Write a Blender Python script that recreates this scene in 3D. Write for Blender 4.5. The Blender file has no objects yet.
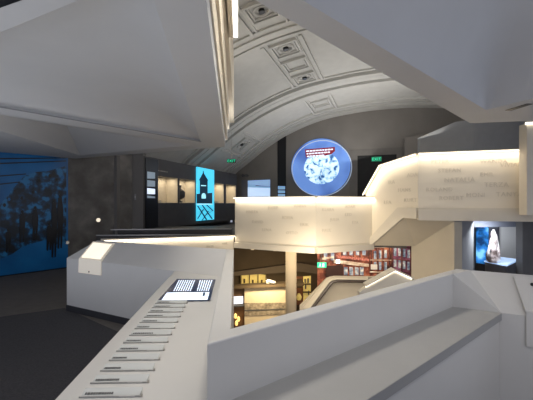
import bpy, bmesh, math, random
import numpy as np
from mathutils import Vector, Matrix
random.seed(4)
scn = bpy.context.scene
COL = scn.collection
# ------------------------------------------------------------------ camera
F, CX, HY, EYE = 340.0, 266.5, 204.0, 1.6
cd = bpy.data.cameras.new('camera'); cam = bpy.data.objects.new('camera', cd); COL.objects.link(cam)
cam.location = (0, 0, EYE); cam.rotation_euler = (math.pi/2, 0, 0)
cd.sensor_width = 36; cd.lens = 36*F/533; cd.shift_y = 4/533; cd.clip_start = .05
scn.camera = cam
# ------------------------------------------------------------------ view, world, large lights
scn.view_settings.view_transform = 'Standard'; scn.view_settings.look = 'None'
scn.view_settings.gamma = 1; scn.view_settings.use_curve_mapping = False
scn.view_settings.exposure = 0.0
w = bpy.data.worlds.new('world'); scn.world = w; w.use_nodes = True
w.node_tree.nodes['Background'].inputs[0].default_value = (.74, .80, 1, 1)
w.node_tree.nodes['Background'].inputs[1].default_value = .45

def area(name, loc, aim, sx, sy, watts, col=(1, 1, 1), spread=math.pi):
    l = bpy.data.lights.new(name, 'AREA'); l.shape = 'RECTANGLE'; l.size = sx; l.size_y = sy
    l.energy = watts; l.color = col; l.spread = spread
    o = bpy.data.objects.new(name, l); COL.objects.link(o); o.location = loc
    d = Vector(aim)-Vector(loc); o.rotation_euler = d.to_track_quat('-Z', 'Y').to_euler(); return o
def point(name, loc, watts, col=(1, 1, 1), r=.1):
    l = bpy.data.lights.new(name, 'POINT'); l.energy = watts; l.color = col; l.shadow_soft_size = r
    o = bpy.data.objects.new(name, l); COL.objects.link(o); o.location = loc; return o
WARM = (1, .80, .55); COOL = (.70, .81, 1)
area('daylight_right', (6.4, 1.3, 2.0), (0, 2.5, 1.6), 3.0, 1.7, 25, COOL)
area('atrium_fill', (.0, 3.3, 4.6), (.25, 2.6, 0), .9, .9, 118, (1, .93, .82))  # added light above the frame, put in to brighten the parapet cap
area('soffit_fill', (-4.1, 3.3, .4), (-3.6, 3.7, 2.7), 2.0, 1.6, 20, (.88, .92, 1))  # invented low fill aimed up, lightens the far left soffit
area('soffit_fill', (-2.4, 1.2, .5), (-2.2, 1.6, 2.7), 2.0, 1.2, 24, (.9, .93, 1))  # second invented fill, for the near part of the left soffit
area('soffit_fill', (2.6, .6, 1.0), (2.9, 3.4, 3.6), 1.2, .6, 10, (.95, .93, .95))  # invented fill for the right bulkhead, no fixture stands here
area('back_wall_fill', (3.6, 9.9, 3.3), (3.6, 13.5, 3.8), 3.0, .5, 26, (1, .95, .9))  # added fill to lift the dark back wall, not a fitting
area('landing_fill', (5.0, 7.2, 1.75), (5.2, 7.9, 3.0), 2.4, .4, 3.5, (.95, .97, 1))  # added fill hidden behind the balustrade, lightens the landing walls
area('ceiling_fill_left', (-1.5, 1.6, 2.66), (-1.5, 1.8, 0), 1.6, .5, 11, (1, .93, .84))  # added overhead fill for desk top and slope, no lamp known here
area('ceiling_fill_right', (1.2, .6, 2.9), (1.2, .8, 0), 1.6, .5, 14, (1, .93, .84))  # added overhead fill for shelf and cap, no lamp known here
area('vault_fill', (2.6, 10.6, 3.0), (1.8, 10.5, 6), 6.0, 4.0, 110, (1, .96, .9))  # added panel floating in the hall, brightens vault and its right side
area('vault_fill_near', (-.2, 7.4, 3.2), (-1.8, 7, 6), 1.0, 2.0, 14, (1, .97, .93))  # smaller added fill for the near vault
area('lower_hall_light', (1.5, 10.0, .45), (1.5, 10.5, -3), 4.5, 3, 120, (1, .78, .5))
area('void_fill', (.9, 6.3, .35), (1.7, 8.3, -.5), 1.5, 1.0, 40, (1, .86, .66))  # added fill hanging free in the void, brightens the stair enclosure

# ------------------------------------------------------------------ pixel rays on real planes
def ray(px, py): return Vector(((px-CX)/F, 1, (HY-py)/F))
E0 = Vector((0, 0, EYE))
def W(px, py, d): return E0+ray(px, py)*d
def Z(px, py, z): return E0+ray(px, py)*((z-EYE)/((HY-py)/F))
def PL(px, py, p0, n):
    r = ray(px, py); n = Vector(n); return E0+r*((Vector(p0)-E0).dot(n)/r.dot(n))
def VP(px, py, a, b):
    n = Vector((b[1]-a[1], -(b[0]-a[0]), 0)); return PL(px, py, (a[0], a[1], 0), n)
RV = Vector((.944, -.330, 0)).normalized(); AV = Vector((.330, .944, 0)).normalized(); UP = Vector((0, 0, 1))
def L(u, v, z): return RV*u+AV*v+UP*z
def U(px, py, u): return PL(px, py, L(u, 0, 0), RV)
def V(px, py, v): return PL(px, py, L(0, v, 0), AV)

# ------------------------------------------------------------------ materials
def mat(name, col, rough=.5, emit=None, es=1, metal=0, noise=0, nscale=6, bump=0, alpha=1, trans=0):
    m = bpy.data.materials.new(name); m.use_nodes = True; nt = m.node_tree; b = nt.nodes['Principled BSDF']
    b.inputs['Base Color'].default_value = (*col, 1); b.inputs['Roughness'].default_value = rough
    b.inputs['Metallic'].default_value = metal; b.inputs['Alpha'].default_value = alpha
    b.inputs['Transmission Weight'].default_value = trans
    if emit: b.inputs['Emission Color'].default_value = (*emit, 1); b.inputs['Emission Strength'].default_value = es
    if noise or bump:
        tc = nt.nodes.new('ShaderNodeTexCoord'); n = nt.nodes.new('ShaderNodeTexNoise')
        n.inputs['Scale'].default_value = nscale; n.inputs['Detail'].default_value = 6
        nt.links.new(tc.outputs['Object'], n.inputs['Vector'])
        if noise:
            r = nt.nodes.new('ShaderNodeValToRGB')
            r.color_ramp.elements[0].position = .3; r.color_ramp.elements[1].position = .7
            r.color_ramp.elements[0].color = (*[max(0, c*(1-noise)) for c in col], 1)
            r.color_ramp.elements[1].color = (*[min(1, c*(1+noise)) for c in col], 1)
            nt.links.new(n.outputs['Fac'], r.inputs['Fac']); nt.links.new(r.outputs['Color'], b.inputs['Base Color'])
        if bump:
            bp = nt.nodes.new('ShaderNodeBump'); bp.inputs['Strength'].default_value = bump; bp.inputs['Distance'].default_value = .01
            nt.links.new(n.outputs['Fac'], bp.inputs['Height']); nt.links.new(bp.outputs['Normal'], b.inputs['Normal'])
    return m
def ramp_mat(name, scale, stops, detail=5, rough=.6, emit=0, stretch=(1, 1, 1), kind='noise', dist=0):
    m = bpy.data.materials.new(name); m.use_nodes = True; nt = m.node_tree; b = nt.nodes['Principled BSDF']
    tc = nt.nodes.new('ShaderNodeTexCoord'); mp = nt.nodes.new('ShaderNodeMapping'); mp.inputs['Scale'].default_value = stretch
    nt.links.new(tc.outputs['Object'], mp.inputs['Vector'])
    n = nt.nodes.new('ShaderNodeTexNoise' if kind == 'noise' else 'ShaderNodeTexVoronoi'); n.inputs['Scale'].default_value = scale
    if kind == 'noise': n.inputs['Detail'].default_value = detail; n.inputs['Distortion'].default_value = dist
    nt.links.new(mp.outputs['Vector'], n.inputs['Vector'])
    r = nt.nodes.new('ShaderNodeValToRGB'); cr = r.color_ramp
    while len(cr.elements) < len(stops): cr.elements.new(.5)
    for e, (p, c) in zip(cr.elements, stops): e.position = p; e.color = (*c, 1)
    nt.links.new(n.outputs['Fac' if kind == 'noise' else 'Distance'], r.inputs['Fac'])
    nt.links.new(r.outputs['Color'], b.inputs['Base Color']); b.inputs['Roughness'].default_value = rough
    if emit:
        nt.links.new(r.outputs['Color'], b.inputs['Emission Color']); b.inputs['Emission Strength'].default_value = emit
    return m
M = dict(
 white=mat('white_mineral', (.58, .57, .55), .42, noise=.02, nscale=3),
 soffit=mat('soffit_paint', (.59, .59, .59), .6, noise=.02, nscale=2),
 plaster=mat('vault_plaster', (.47, .465, .445), .7, noise=.05, nscale=4),
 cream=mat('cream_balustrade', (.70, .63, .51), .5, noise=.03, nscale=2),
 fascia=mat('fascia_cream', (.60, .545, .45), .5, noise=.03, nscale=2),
 letter=mat('raised_letter', (.58, .52, .42), .5, noise=.03),  # balustrade cream made darker, standing in for shade on the relief
 shelf=mat('grey_shelf', (.41, .405, .39), .4, noise=.03, nscale=5),
 shelf_lip=mat('shelf_lip', (.30, .30, .30), .4, noise=.03, nscale=5),
 floor=mat('dark_carpet', (.052, .050, .054), .95, noise=.25, nscale=60, bump=.3),
 hallfloor=mat('hall_floor', (.10, .09, .085), .6, noise=.2, nscale=5),
 skirt=mat('dark_skirting', (.02, .02, .025), .6, noise=.1),
 backwall=mat('dark_taupe_wall', (.20, .186, .172), .8, noise=.06, nscale=2),
 casing=mat('charcoal_casing', (.085, .08, .08), .6, noise=.1, nscale=3),
 black=mat('black_panel', (.006, .006, .008), .35, noise=.1),
 niche=mat('niche_cream', (.62, .56, .46), .7, noise=.05),
 brown=mat('brown_wall', (.085, .058, .03), .8, noise=.12, nscale=2),
 beige=mat('beige_wall', (.50, .44, .34), .7, noise=.05, nscale=2),
 stone=mat('beige_stone_floor', (.3, .24, .17), .5, noise=.2, nscale=5),
 greywall=mat('grey_wall', (.30, .30, .31), .7, noise=.05, nscale=2),
 bluewall=mat('blue_grey_wall', (.16, .17, .21), .7, noise=.05, nscale=2),
 led=mat('warm_led', (1, .9, .7), .5, emit=(1, .92, .78), es=2.6),
 ledsoft=mat('soft_lamp', (1, .95, .85), .4, emit=(1, .84, .62), es=.95),
 lampglass=mat('lamp_diffuser', (.9, .85, .75), .4, emit=(1, .84, .62), es=.16),
 exit=mat('exit_green', (.02, .5, .3), .4, emit=(.02, .75, .38), es=1.1),
 navy=mat('navy_screen', (.006, .012, .04), .2, emit=(.01, .02, .07), es=.4),
 scr=mat('screen_white', (.8, .85, 1), .3, emit=(.72, .82, 1), es=1.0),
 scrblue=mat('screen_blue', (.3, .6, .9), .3, emit=(.25, .42, .7), es=.5),
 cyan=mat('screen_cyan', (.1, .6, .8), .3, emit=(.07, .62, .90), es=1.0, noise=.1),
 cyanpale=mat('screen_pale_cyan', (.5, .8, .9), .3, emit=(.35, .8, .95), es=1.1),
 dnavy=mat('screen_dark', (.004, .015, .03), .3, emit=(.003, .03, .06), es=.6),
 glass=mat('frosted_glass_plate', (.66, .68, .67), .25, alpha=.75, noise=.02),
 ink=mat('dark_ink', (.09, .09, .09), .7, noise=.1),
 metal=mat('brushed_metal', (.45, .43, .40), .35, metal=.8, noise=.05),
 rail=mat('dark_handrail', (.06, .045, .035), .4, noise=.1),
 yellow=mat('lit_yellow_cabinet', (.9, .7, .25), .5, emit=(.85, .62, .16), es=.24, noise=.15, nscale=3),
 creamlit=mat('exhibit_cream', (.78, .66, .46), .7, noise=.04),
 amber=mat('amber_lamp', (1, .6, .2), .4, emit=(1, .62, .2), es=1.3),
 red=mat('red_banner', (.22, .01, .02), .5, emit=(.22, .01, .03), es=.5),
 brick=ramp_mat('mural_brick', 5, [(.38, (.05, .015, .012)), (.5, (.22, .055, .035)), (.6, (.42, .16, .09))], 8),
 dbrick=ramp_mat('mural_dark_brick', 7, [(.35, (.03, .01, .012)), (.55, (.12, .035, .03)), (.7, (.2, .07, .06))], 6),
 winblue=ramp_mat('mural_windows', 9, [(.3, (.03, .05, .12)), (.5, (.25, .32, .45)), (.7, (.75, .75, .72))], 4),
 mpale=ramp_mat('mural_cornice', 7, [(.3, (.22, .12, .09)), (.55, (.55, .46, .38)), (.7, (.8, .75, .68))], 4),
 violet=ramp_mat('mural_violet_brick', 6, [(.3, (.05, .02, .08)), (.5, (.28, .08, .14)), (.7, (.4, .2, .35))], 8),
 globe=ramp_mat('globe_picture', 5.5, [(.38, (.03, .10, .28)), (.47, (.32, .55, .80)), (.56, (.66, .84, 1))], 10, emit=1.0, dist=.6),
 disc=ramp_mat('disc_blue', .8, [(.35, (.05, .11, .36)), (.6, (.12, .24, .58))], 2, emit=.9),
 greymural=ramp_mat('grey_photo_mural', 2.2, [(.35, (.10, .088, .072)), (.5, (.15, .135, .115)), (.68, (.25, .225, .195))], 9, rough=.5),
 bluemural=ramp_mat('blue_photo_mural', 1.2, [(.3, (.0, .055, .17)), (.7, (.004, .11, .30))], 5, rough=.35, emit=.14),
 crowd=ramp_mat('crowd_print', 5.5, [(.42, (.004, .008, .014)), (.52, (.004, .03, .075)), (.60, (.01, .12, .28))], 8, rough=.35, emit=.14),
 bluex=ramp_mat('blue_exhibit_screen', 3, [(.4, (.0, .03, .12)), (.52, (.02, .20, .60)), (.65, (.25, .65, 1))], 8, emit=.9),
 doll=ramp_mat('pale_sculpture', 6, [(.35, (.12, .08, .07)), (.5, (.6, .5, .48)), (.65, (.95, .93, .9))], 6),
 darkroom=mat('dark_room', (.012, .012, .013), .8, noise=.1),
)
# ------------------------------------------------------------------ object helpers
def tag(o, label=None, cat=None, group=None, kind=None):
    if label: o['label'] = label
    if cat: o['category'] = cat
    if group: o['group'] = group
    if kind: o['kind'] = kind
    return o
def empty(name, loc, label, cat, group=None):
    o = bpy.data.objects.new(name, None); COL.objects.link(o); o.location = loc; o.empty_display_size = .1
    return tag(o, label, cat, group)
def mesh(name, verts, faces, m, parent=None, smooth=False, bevel=0, seg=2):
    me = bpy.data.meshes.new(name)
    vs = [Vector(v) for v in verts]
    org = Vector((0, 0, 0))
    if parent is not None:
        org = Vector(parent.location)
        if parent.parent is not None: org = org+Vector(parent.parent.location)
    elif len(vs):
        org = Vector((sum(v.x for v in vs)/len(vs), sum(v.y for v in vs)/len(vs), min(v.z for v in vs)))
    me.from_pydata([v-org for v in vs], [], faces)
    bm = bmesh.new(); bm.from_mesh(me); bmesh.ops.recalc_face_normals(bm, faces=bm.faces); bm.to_mesh(me); bm.free()
    me.materials.append(m if not isinstance(m, str) else M[m])
    o = bpy.data.objects.new(name, me); COL.objects.link(o)
    if parent is not None: o.parent = parent
    else: o.location = org
    if smooth:
        for p in me.polygons: p.use_smooth = True
    if bevel:
        b = o.modifiers.new('bevel', 'BEVEL'); b.width = bevel; b.segments = seg; b.limit_method = 'ANGLE'; b.angle_limit = .35
    return o
class B:
    def __init__(s): s.v = []; s.f = []
    def add(s, vs, fs):
        n = len(s.v); s.v += [Vector(v) for v in vs]; s.f += [[i+n for i in f] for f in fs]; return s
    def hexa(s, bot, top):
        n = len(bot); fs = [list(range(n))[::-1], list(range(n, 2*n))]+[[i, (i+1) % n, n+(i+1) % n, n+i] for i in range(n)]
        return s.add(list(bot)+list(top), fs)
    def ext(s, pts, vec): vec = Vector(vec); return s.hexa([Vector(p) for p in pts], [Vector(p)+vec for p in pts])
    def plan(s, pts, z0, z1): return s.hexa([(p[0], p[1], z0) for p in pts], [(p[0], p[1], z1) for p in pts])
    def box(s, c, d):
        x, y, z = c; a, b, e = d[0]/2, d[1]/2, d[2]/2
        return s.plan([(x-a, y-b), (x+a, y-b), (x+a, y+b), (x-a, y+b)], z-e, z+e)
    def lbox(s, u0, u1, v0, v1, z0, z1):
        return s.hexa([L(u0, v0, z0), L(u1, v0, z0), L(u1, v1, z0), L(u0, v1, z0)], [L(u0, v0, z1), L(u1, v0, z1), L(u1, v1, z1), L(u0, v1, z1)])
    def seg(s, a, b, t, z0, z1, za1=None, zb1=None):   # wall along plan line a-b, thickness t to the far side
        a = Vector((a[0], a[1])); b = Vector((b[0], b[1])); n = Vector((-(b-a).y, (b-a).x)).normalized()*t
        zt = [z1, z1, z1, z1]
        if za1 is not None: zt = [za1, zb1, zb1, za1]
        pl = [a, b, b+n, a+n]
        z0s = z0 if isinstance(z0, (list, tuple)) else (z0, z0)
        zb = [z0s[0], z0s[1], z0s[1], z0s[0]]
        return s.hexa([(p.x, p.y, zz) for p, zz in zip(pl, zb)], [(p.x, p.y, zz) for p, zz in zip(pl, zt)])
    def tube(s, pts, r, n=8):
        pts = [Vector(p) for p in pts]; base = len(s.v); R = r if isinstance(r, (list, tuple)) else [r]*len(pts)
        for i, p in enumerate(pts):
            t = (pts[min(i+1, len(pts)-1)]-pts[max(i-1, 0)]).normalized()
            a = t.orthogonal().normalized() if abs(t.z) > .9 else t.cross(UP).normalized(); b_ = t.cross(a).normalized()
            for k in range(n):
                s.v.append(p+(a*math.cos(2*math.pi*k/n)+b_*math.sin(2*math.pi*k/n))*R[i])
        for i in range(len(pts)-1):
            for k in range(n):
                s.f.append([base+i*n+k, base+i*n+(k+1) % n, base+(i+1)*n+(k+1) % n, base+(i+1)*n+k])
        s.f.append([base+k for k in range(n)][::-1]); s.f.append([base+(len(pts)-1)*n+k for k in range(n)])
        return s
    def disc(s, c, ax, ay, ra, rb, depth, n=48):
        c = Vector(c); ps = [c+ax*(ra*math.cos(2*math.pi*i/n))+ay*(rb*math.sin(2*math.pi*i/n)) for i in range(n)]
        return s.ext(ps, ax.cross(ay)*depth)
    def ring(s, c, ax, ay, ra, rb, r, n=64, k=6):
        c = Vector(c); nz = ax.cross(ay); base = len(s.v)
        for i in range(n):
            th = 2*math.pi*i/n; d = ax*math.cos(th)+ay*math.sin(th); p = c+ax*(ra*math.cos(th))+ay*(rb*math.sin(th))
            for j in range(k):
                s.v.append(p+(d*math.cos(2*math.pi*j/k)+nz*math.sin(2*math.pi*j/k))*r)
        for i in range(n):
            for j in range(k):
                s.f.append([base+i*k+j, base+i*k+(j+1) % k, base+((i+1) % n)*k+(j+1) % k, base+((i+1) % n)*k+j])
        return s
    def build(s, name, m, parent=None, **kw): return mesh(name, s.v, s.f, m, parent, **kw)
def struct(o): o['kind'] = 'structure'; return o
def text_mesh(name, s, size, ext, origin, xdir, ydir, m, parent, align='LEFT'):
    c = bpy.data.curves.new('t', 'FONT'); c.body = s; c.size = size; c.extrude = ext; c.align_x = align; c.resolution_u = 2; c.space_character = 1.1
    to = bpy.data.objects.new('t', c); COL.objects.link(to); bpy.context.view_layer.update()
    me = to.to_mesh(); vs = [v.co.copy() for v in me.vertices]; fs = [list(p.vertices) for p in me.polygons]; to.to_mesh_clear()
    bpy.data.objects.remove(to); bpy.data.curves.remove(c)
    xd = Vector(xdir).normalized(); yd = Vector(ydir).normalized(); nd = xd.cross(yd)
    vs = [Vector(origin)+xd*v.x+yd*v.y+nd*v.z for v in vs]
    return mesh(name, vs, fs, m, parent)

# ================================================================== STRUCTURE
# --- floors
ZT, ZC = 1.05, .79                         # parapet top, desk and shelf height
struct(B().plan([(-8, -1), (4, -1), (3.6, 1.9), (1.62, 2.90), (-.12, 1.46), (-.36, 4.05), (-2.6, 5.25), (-2.78, 5.6), (-.95, 8.2), (-1.2, 9.9), (-8, 9.9)], -.35, 0).build('floor', mat('taupe_floor', (.13, .115, .10), .7, noise=.1, nscale=8)))
struct(B().plan([(-8, -1), (0, -1), (-.9, 3.5), (-3.1, 5.22), (-3.77, 4.81), (-8, 3.9)], 0, .004).build('floor_carpet', 'floor'))
struct(B().plan([(-7, 2), (12, 2), (12, 15), (-7, 15)], -3.4, -3.2).build('floor_lower', 'stone'))
u0, u1 = -6.9, 7.5
hp = [(-.80, 8.55), (1.05, 7.55), (2.6, 8.3), (3.3, 8.0), (3.7, 9.7), (9, 9.7)]
b_ = [L(u1, 14.5, 0), L(u0, 14.5, 0), L(u0, 8.5, 0)]
struct(B().plan(hp+[(p.x, p.y) for p in b_], .55, .75).build('floor_upper', 'hallfloor'))

# --- vault
prof = [(-6.72, 2.4), (-6.62, 2.95), (-5.98, 3.45), (-4.9, 4.2), (-3.88, 4.74), (-2.58, 5.18), (-1.2, 5.38), (0, 5.43)]
prof = prof+[(-a, z) for a, z in prof[-2::-1]]
def cr(P, n):
    out = []
    for i in range(len(P)-1):
        p0 = np.array(P[max(i-1, 0)]); p1 = np.array(P[i]); p2 = np.array(P[i+1]); p3 = np.array(P[min(i+2, len(P)-1)])
        for k in range(n):
            t = k/n; out.append(tuple(.5*((2*p1)+(-p0+p2)*t+(2*p0-5*p1+4*p2-p3)*t*t+(-p0+3*p1-3*p2+p3)*t**3)))
    out.append(tuple(P[-1])); return out
arc = cr(prof, 8)
def arc_n(i):
    a = arc[max(i-1, 0)]; b = arc[min(i+1, len(arc)-1)]; d = Vector((b[0]-a[0], b[1]-a[1])).normalized()
    return Vector((d.y, -d.x))        # inward (down)
def arch_band(v0, v1, h, i0=0, i1=None, off=0.0):
    if v1 < 7.5: i0 = 20; i1 = len(arc)-1
    i1 = len(arc)-1 if i1 is None else i1; b = B(); n = 0; base = 0
    for i in range(i0, i1+1):
        q = arc_n(i); a0 = Vector(arc[i])-q*.06+q*off; a1 = Vector(arc[i])+q*(h+off)
        b.v += [L(a0.x, v0, a0.y), L(a1.x, v0, a1.y), L(a1.x, v1, a1.y), L(a0.x, v1, a0.y)]
    m = i1-i0+1
    for i in range(m-1):
        for k in range(4): b.f.append([i*4+k, i*4+(k+1) % 4, (i+1)*4+(k+1) % 4, (i+1)*4+k])
    b.f.append([0, 1, 2, 3]); b.f.append([(m-1)*4+k for k in (3, 2, 1, 0)]); return b
vb = B()
for i, (a, z) in enumerate(arc):
    q = arc_n(i); vb.v += [L(a, 1.2, z), L(a, 14.6, z), L(a-q.x*.12, 14.6, z-q.y*.12), L(a-q.x*.12, 1.2, z-q.y*.12)]
for i in range(len(arc)-1):
    for k in range(4): vb.f.append([i*4+k, i*4+(k+1) % 4, (i+1)*4+(k+1) % 4, (i+1)*4+k])
for i in range(22):                                    # the low left haunch only starts at the showcase hall
    for k in (0, 3): vb.v[i*4+k] = vb.v[i*4+k]+AV*(7.45-1.2)
struct(vb.build('ceiling', 'plaster', smooth=False))
struct(B().plan([(-8.2, -1), (-3.2, -1), (-3.2, 6), (-3.4, 8.7), (-4.6, 10), (-8.2, 10)], 3.46, 3.56).build('ceiling_left', 'soffit'))
tn = 1
for v0, v1, h in [(13.75, 14.2, .10), (13.45, 13.6, .05), (13.1, 13.25, .08), (11.3, 11.5, .05), (10.95, 11.2, .10), (10.55, 10.85, .05), (10.2, 10.4, .10), (10.0, 10.08, .04), (7.1, 7.2, .04), (6.75, 6.95, .08), (6.6, 6.75, .04), (5.15, 5.3, .07), (4.4, 5.15, .035), (4.2, 4.4, .07), (1.8, 2.1, .07)]:
    struct(arch_band(v0, v1, h).build('trim_%d' % tn, 'plaster')); tn += 1
def arc_at(u):
    for i in range(len(arc)-1):
        if arc[i][0] <= u <= arc[i+1][0]:
            t = (u-arc[i][0])/(arc[i+1][0]-arc[i][0]); d = Vector((arc[i+1][0]-arc[i][0], arc[i+1][1]-arc[i][1])).normalized()
            return arc[i][1]+t*(arc[i+1][1]-arc[i][1]), Vector((d.x, d.y)), Vector((d.y, -d.x))
def vlong(uc, w_, v0, v1, h):
    z, d, q = arc_at(uc); a = Vector((uc, z)); c = [a-d*w_/2-q*.03, a+d*w_/2-q*.03, a+d*w_/2+q*h, a-d*w_/2+q*h]
    return B().hexa([L(p.x, v0, p.y) for p in c], [L(p.x, v1, p.y) for p in c])
for sgn in (-1, 1):
    for uc in (2.2, 5.3):
        for v0, v1 in ((7.2, 10.0), (11.3, 13.1), (5.3, 6.6)):
            b = B()
            for o_, ww, h in ((-.44, .07, .07), (-.33, .04, .035), (.33, .04, .035), (.44, .07, .07)):
                x = vlong(sgn*uc+o_, ww, v0, v1, h); b.add(x.v, x.f)
            struct(b.build('trim_%d' % tn, 'plaster')); tn += 1
def coffer(name, uc, vc, size, label, cat, rosette):
    z, d, q = arc_at(uc); c = L(uc, vc, z); X = RV*d.x+UP*d.y; N = RV*q.x+UP*q.y; Y = AV
    r = empty(name, c, label, cat, 'coffers of the vaulted ceiling')
    b = B(); s = size
    for k in (0, 1):
        s0, s1, h = (s, s*.84, .07) if k == 0 else (s*.76, s*.66, .045)
        for (x0, x1, y0, y1) in ((-s0, s0, s1, s0), (-s0, s0, -s0, -s1), (-s0, -s1, -s1, s1), (s1, s0, -s1, s1)):
            b.hexa([c+X*a+Y*e-N*.03 for a, e in ((x0, y0), (x1, y0), (x1, y1), (x0, y1))], [c+X*a+Y*e+N*h for a, e in ((x0, y0), (x1, y0), (x1, y1), (x0, y1))])
    b.build('frame', 'plaster', r)
    if rosette:
        b = B(); b.ring(c+N*.02, X, Y, s*.5, s*.5, s*.09, 32, 6)
        for k in range(8):
            th = k*math.pi/4; b.disc(c+(X*math.cos(th)+Y*math.sin(th))*s*.3+N*.0, X, Y, s*.12, s*.12, .03, 10)
        b.build('rosette', 'plaster', r)
        B().disc(c+N*.012, X, Y, s*.2, s*.2, -.05 if X.cross(Y).dot(N) < 0 else .05, 20).build('downlight', 'black', r)
    return r
coffer('ceiling_coffer', -2.2, 6.0, .30, 'ceiling rosette nearest the top edge of the photo, beside the glowing light strip', 'ceiling coffer', True)
coffer('ceiling_coffer', -2.2, 7.65, .33, 'ceiling rosette with dark centre at the near end of the framed bay', 'ceiling coffer', True)
coffer('ceiling_coffer', -2.2, 9.6, .33, 'ceiling rosette with dark centre at the far end of the framed bay', 'ceiling coffer', True)
coffer('ceiling_coffer', -2.2, 8.6, .33, 'plain square ceiling coffer between two rosettes', 'ceiling coffer', False)
coffer('ceiling_coffer', -2.2, 12.2, .34, 'plain square ceiling coffer above the round glowing screen', 'ceiling coffer', False)
coffer('ceiling_coffer', -5.3, 12.2, .34, 'low square ceiling coffer with rosette above the green exit sign', 'ceiling coffer', True)

# --- back wall with arched top
bp_ = [L(-6.6, 14.2, .5)]+[L(a, 14.2, z+.02) for a, z in arc]+[L(6.6, 14.2, .5)]
struct(B().ext(bp_, AV*.3).build('wall_back', 'backwall'))
struct(B().plan([(-6.6, 12.9), (7, 12.9), (7, 13.2), (-6.6, 13.2)], -3.2, .5).build('wall_lower_back', 'brown'))
struct(B().plan([(-3.4, 5.0), (-3.1, 5.0), (-3.1, 12.9), (-3.4, 12.9)], -3.2, -.36).build('wall_lower_left', 'brown'))
# --- side wall of the hall behind the showcases and on the right
struct(B().lbox(-7.0, -6.72, 7.2, 14.2, .75, 3.0).build('wall_left', 'backwall'))
struct(B().lbox(6.45, 6.7, 8.0, 14.2, .5, 2.6).build('wall_right', 'backwall'))

# --- upper left soffit (faceted white bulkhead)
zs = 2.7
def S(px, py, z=zs): return Z(px, py, z)
hull = [S(0, 152), S(75, 158.6), S(225.3, 146.8), S(206, 0), Vector((-.28, .5, zs)), Vector((-6.2, .5, zs)), Vector((-6.4, 6.9, zs))]
A1, L1, R1 = S(200.5, 141.8), Vector((-3.65, 3.14, zs)), Vector((-.58, 1.62, zs))
A2, L2, R2 = S(192, 145.2), S(80, 155.3), Vector((-3.86, 3.40, zs))
def coff(A_, B_, C_, zin, f, cpt=None):
    c = (A_+B_+C_)/3 if cpt is None else Vector(cpt); return [Vector((*(p.lerp(c, f)).xy, zin)) for p in (A_, B_, C_)]
bm = bmesh.new()
def face_with_holes(outer, holes):
    edges = []
    for loop in [outer]+holes:
        vs = [bm.verts.new(p) for p in loop]
        edges += [bm.edges.new((vs[i], vs[(i+1) % len(vs)])) for i in range(len(vs))]
    bmesh.ops.triangle_fill(bm, use_beauty=True, edges=edges)
slot = [S(-25, 14.5), S(40, -7), S(32, -9), S(-25, 10.5)]
face_with_holes(hull, [[A1, L1, R1], [A2, L2, R2]])
bm.verts.ensure_lookup_table()
me = bpy.data.meshes.new('soffit'); bm.to_mesh(me); bm.free()
vs = [v.co.copy() for v in me.vertices]; fs = [list(p.vertices) for p in me.polygons]
bb = B().add(vs, fs)
i1_ = coff(A1, L1, R1, 2.84, .5, (-1.7, 3.2, 0))
for a, b, c, d in ((A1, L1, i1_[1], i1_[0]), (L1, R1, i1_[2], i1_[1]), (R1, A1, i1_[0], i1_[2])):
    g = Vector((0, 0, .035)); bb.add([a, b, b+g, a+g], [[0, 1, 2, 3]])

apex = Vector((-3.72, 6.35, 3.05))
for a, b in ((A2, L2), (L2, R2), (R2, A2)): bb.add([a, b, apex], [[0, 1, 2]])
top = [Vector((p.x, p.y, 3.45)) for p in hull]
for i in range(len(hull)):
    j = (i+1) % len(hull); bb.add([hull[i], hull[j], top[j], top[i]], [[0, 1, 2, 3]])
bb.add(top, [list(range(len(top)))])
g = Vector((0, 0, .035)); cR = Vector((-1.9, 3.3, 0)); sm_ = B()
def tri_ring(f, z, n=14):
    P = [Vector((*p.lerp(cR, f).xy, z)) for p in (A1, L1, R1)]; return [P[k].lerp(P[(k+1) % 3], j/n) for k in range(3) for j in range(n)]
rings = [tri_ring(0, zs+.03), tri_ring(.12, zs+.10), tri_ring(.26, zs+.165), tri_ring(.42, zs+.20), tri_ring(.6, zs+.215), tri_ring(.8, zs+.22), tri_ring(.999, zs+.22)]
for rg in rings: sm_.v += rg
nn_ = len(rings[0])
for i in range(len(rings)-1):
    for j in range(nn_): sm_.f.append([i*nn_+j, i*nn_+(j+1) % nn_, (i+1)*nn_+(j+1) % nn_, (i+1)*nn_+j])
struct(sm_.build('ceiling_recess_left', 'soffit', smooth=True))
sof = struct(bb.build('ceiling_bulkhead_left', 'soffit'))
# dark strip painted as the shade in the long groove, and the slot diffuser nearest the camera
def strip(a, b, w_, h, name, m):
    d = (b-a).normalized(); n = Vector((-d.y, d.x, 0))*w_
    return struct(B().hexa([a, b, b+n, a+n], [p+Vector((0, 0, h)) for p in (a, b, b+n, a+n)]).build(name, m))
g0 = Vector((0, 0, -.006)); strip(A1+g0, L1+g0, .028, .006, 'trim_%d' % tn, 'shelf_lip'); tn += 1
sl0, sl1 = S(-20, 14), S(36, -6); strip(sl0+g0, sl1+g0, -.07, .005, 'trim_%d' % tn, 'black'); tn += 1
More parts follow.
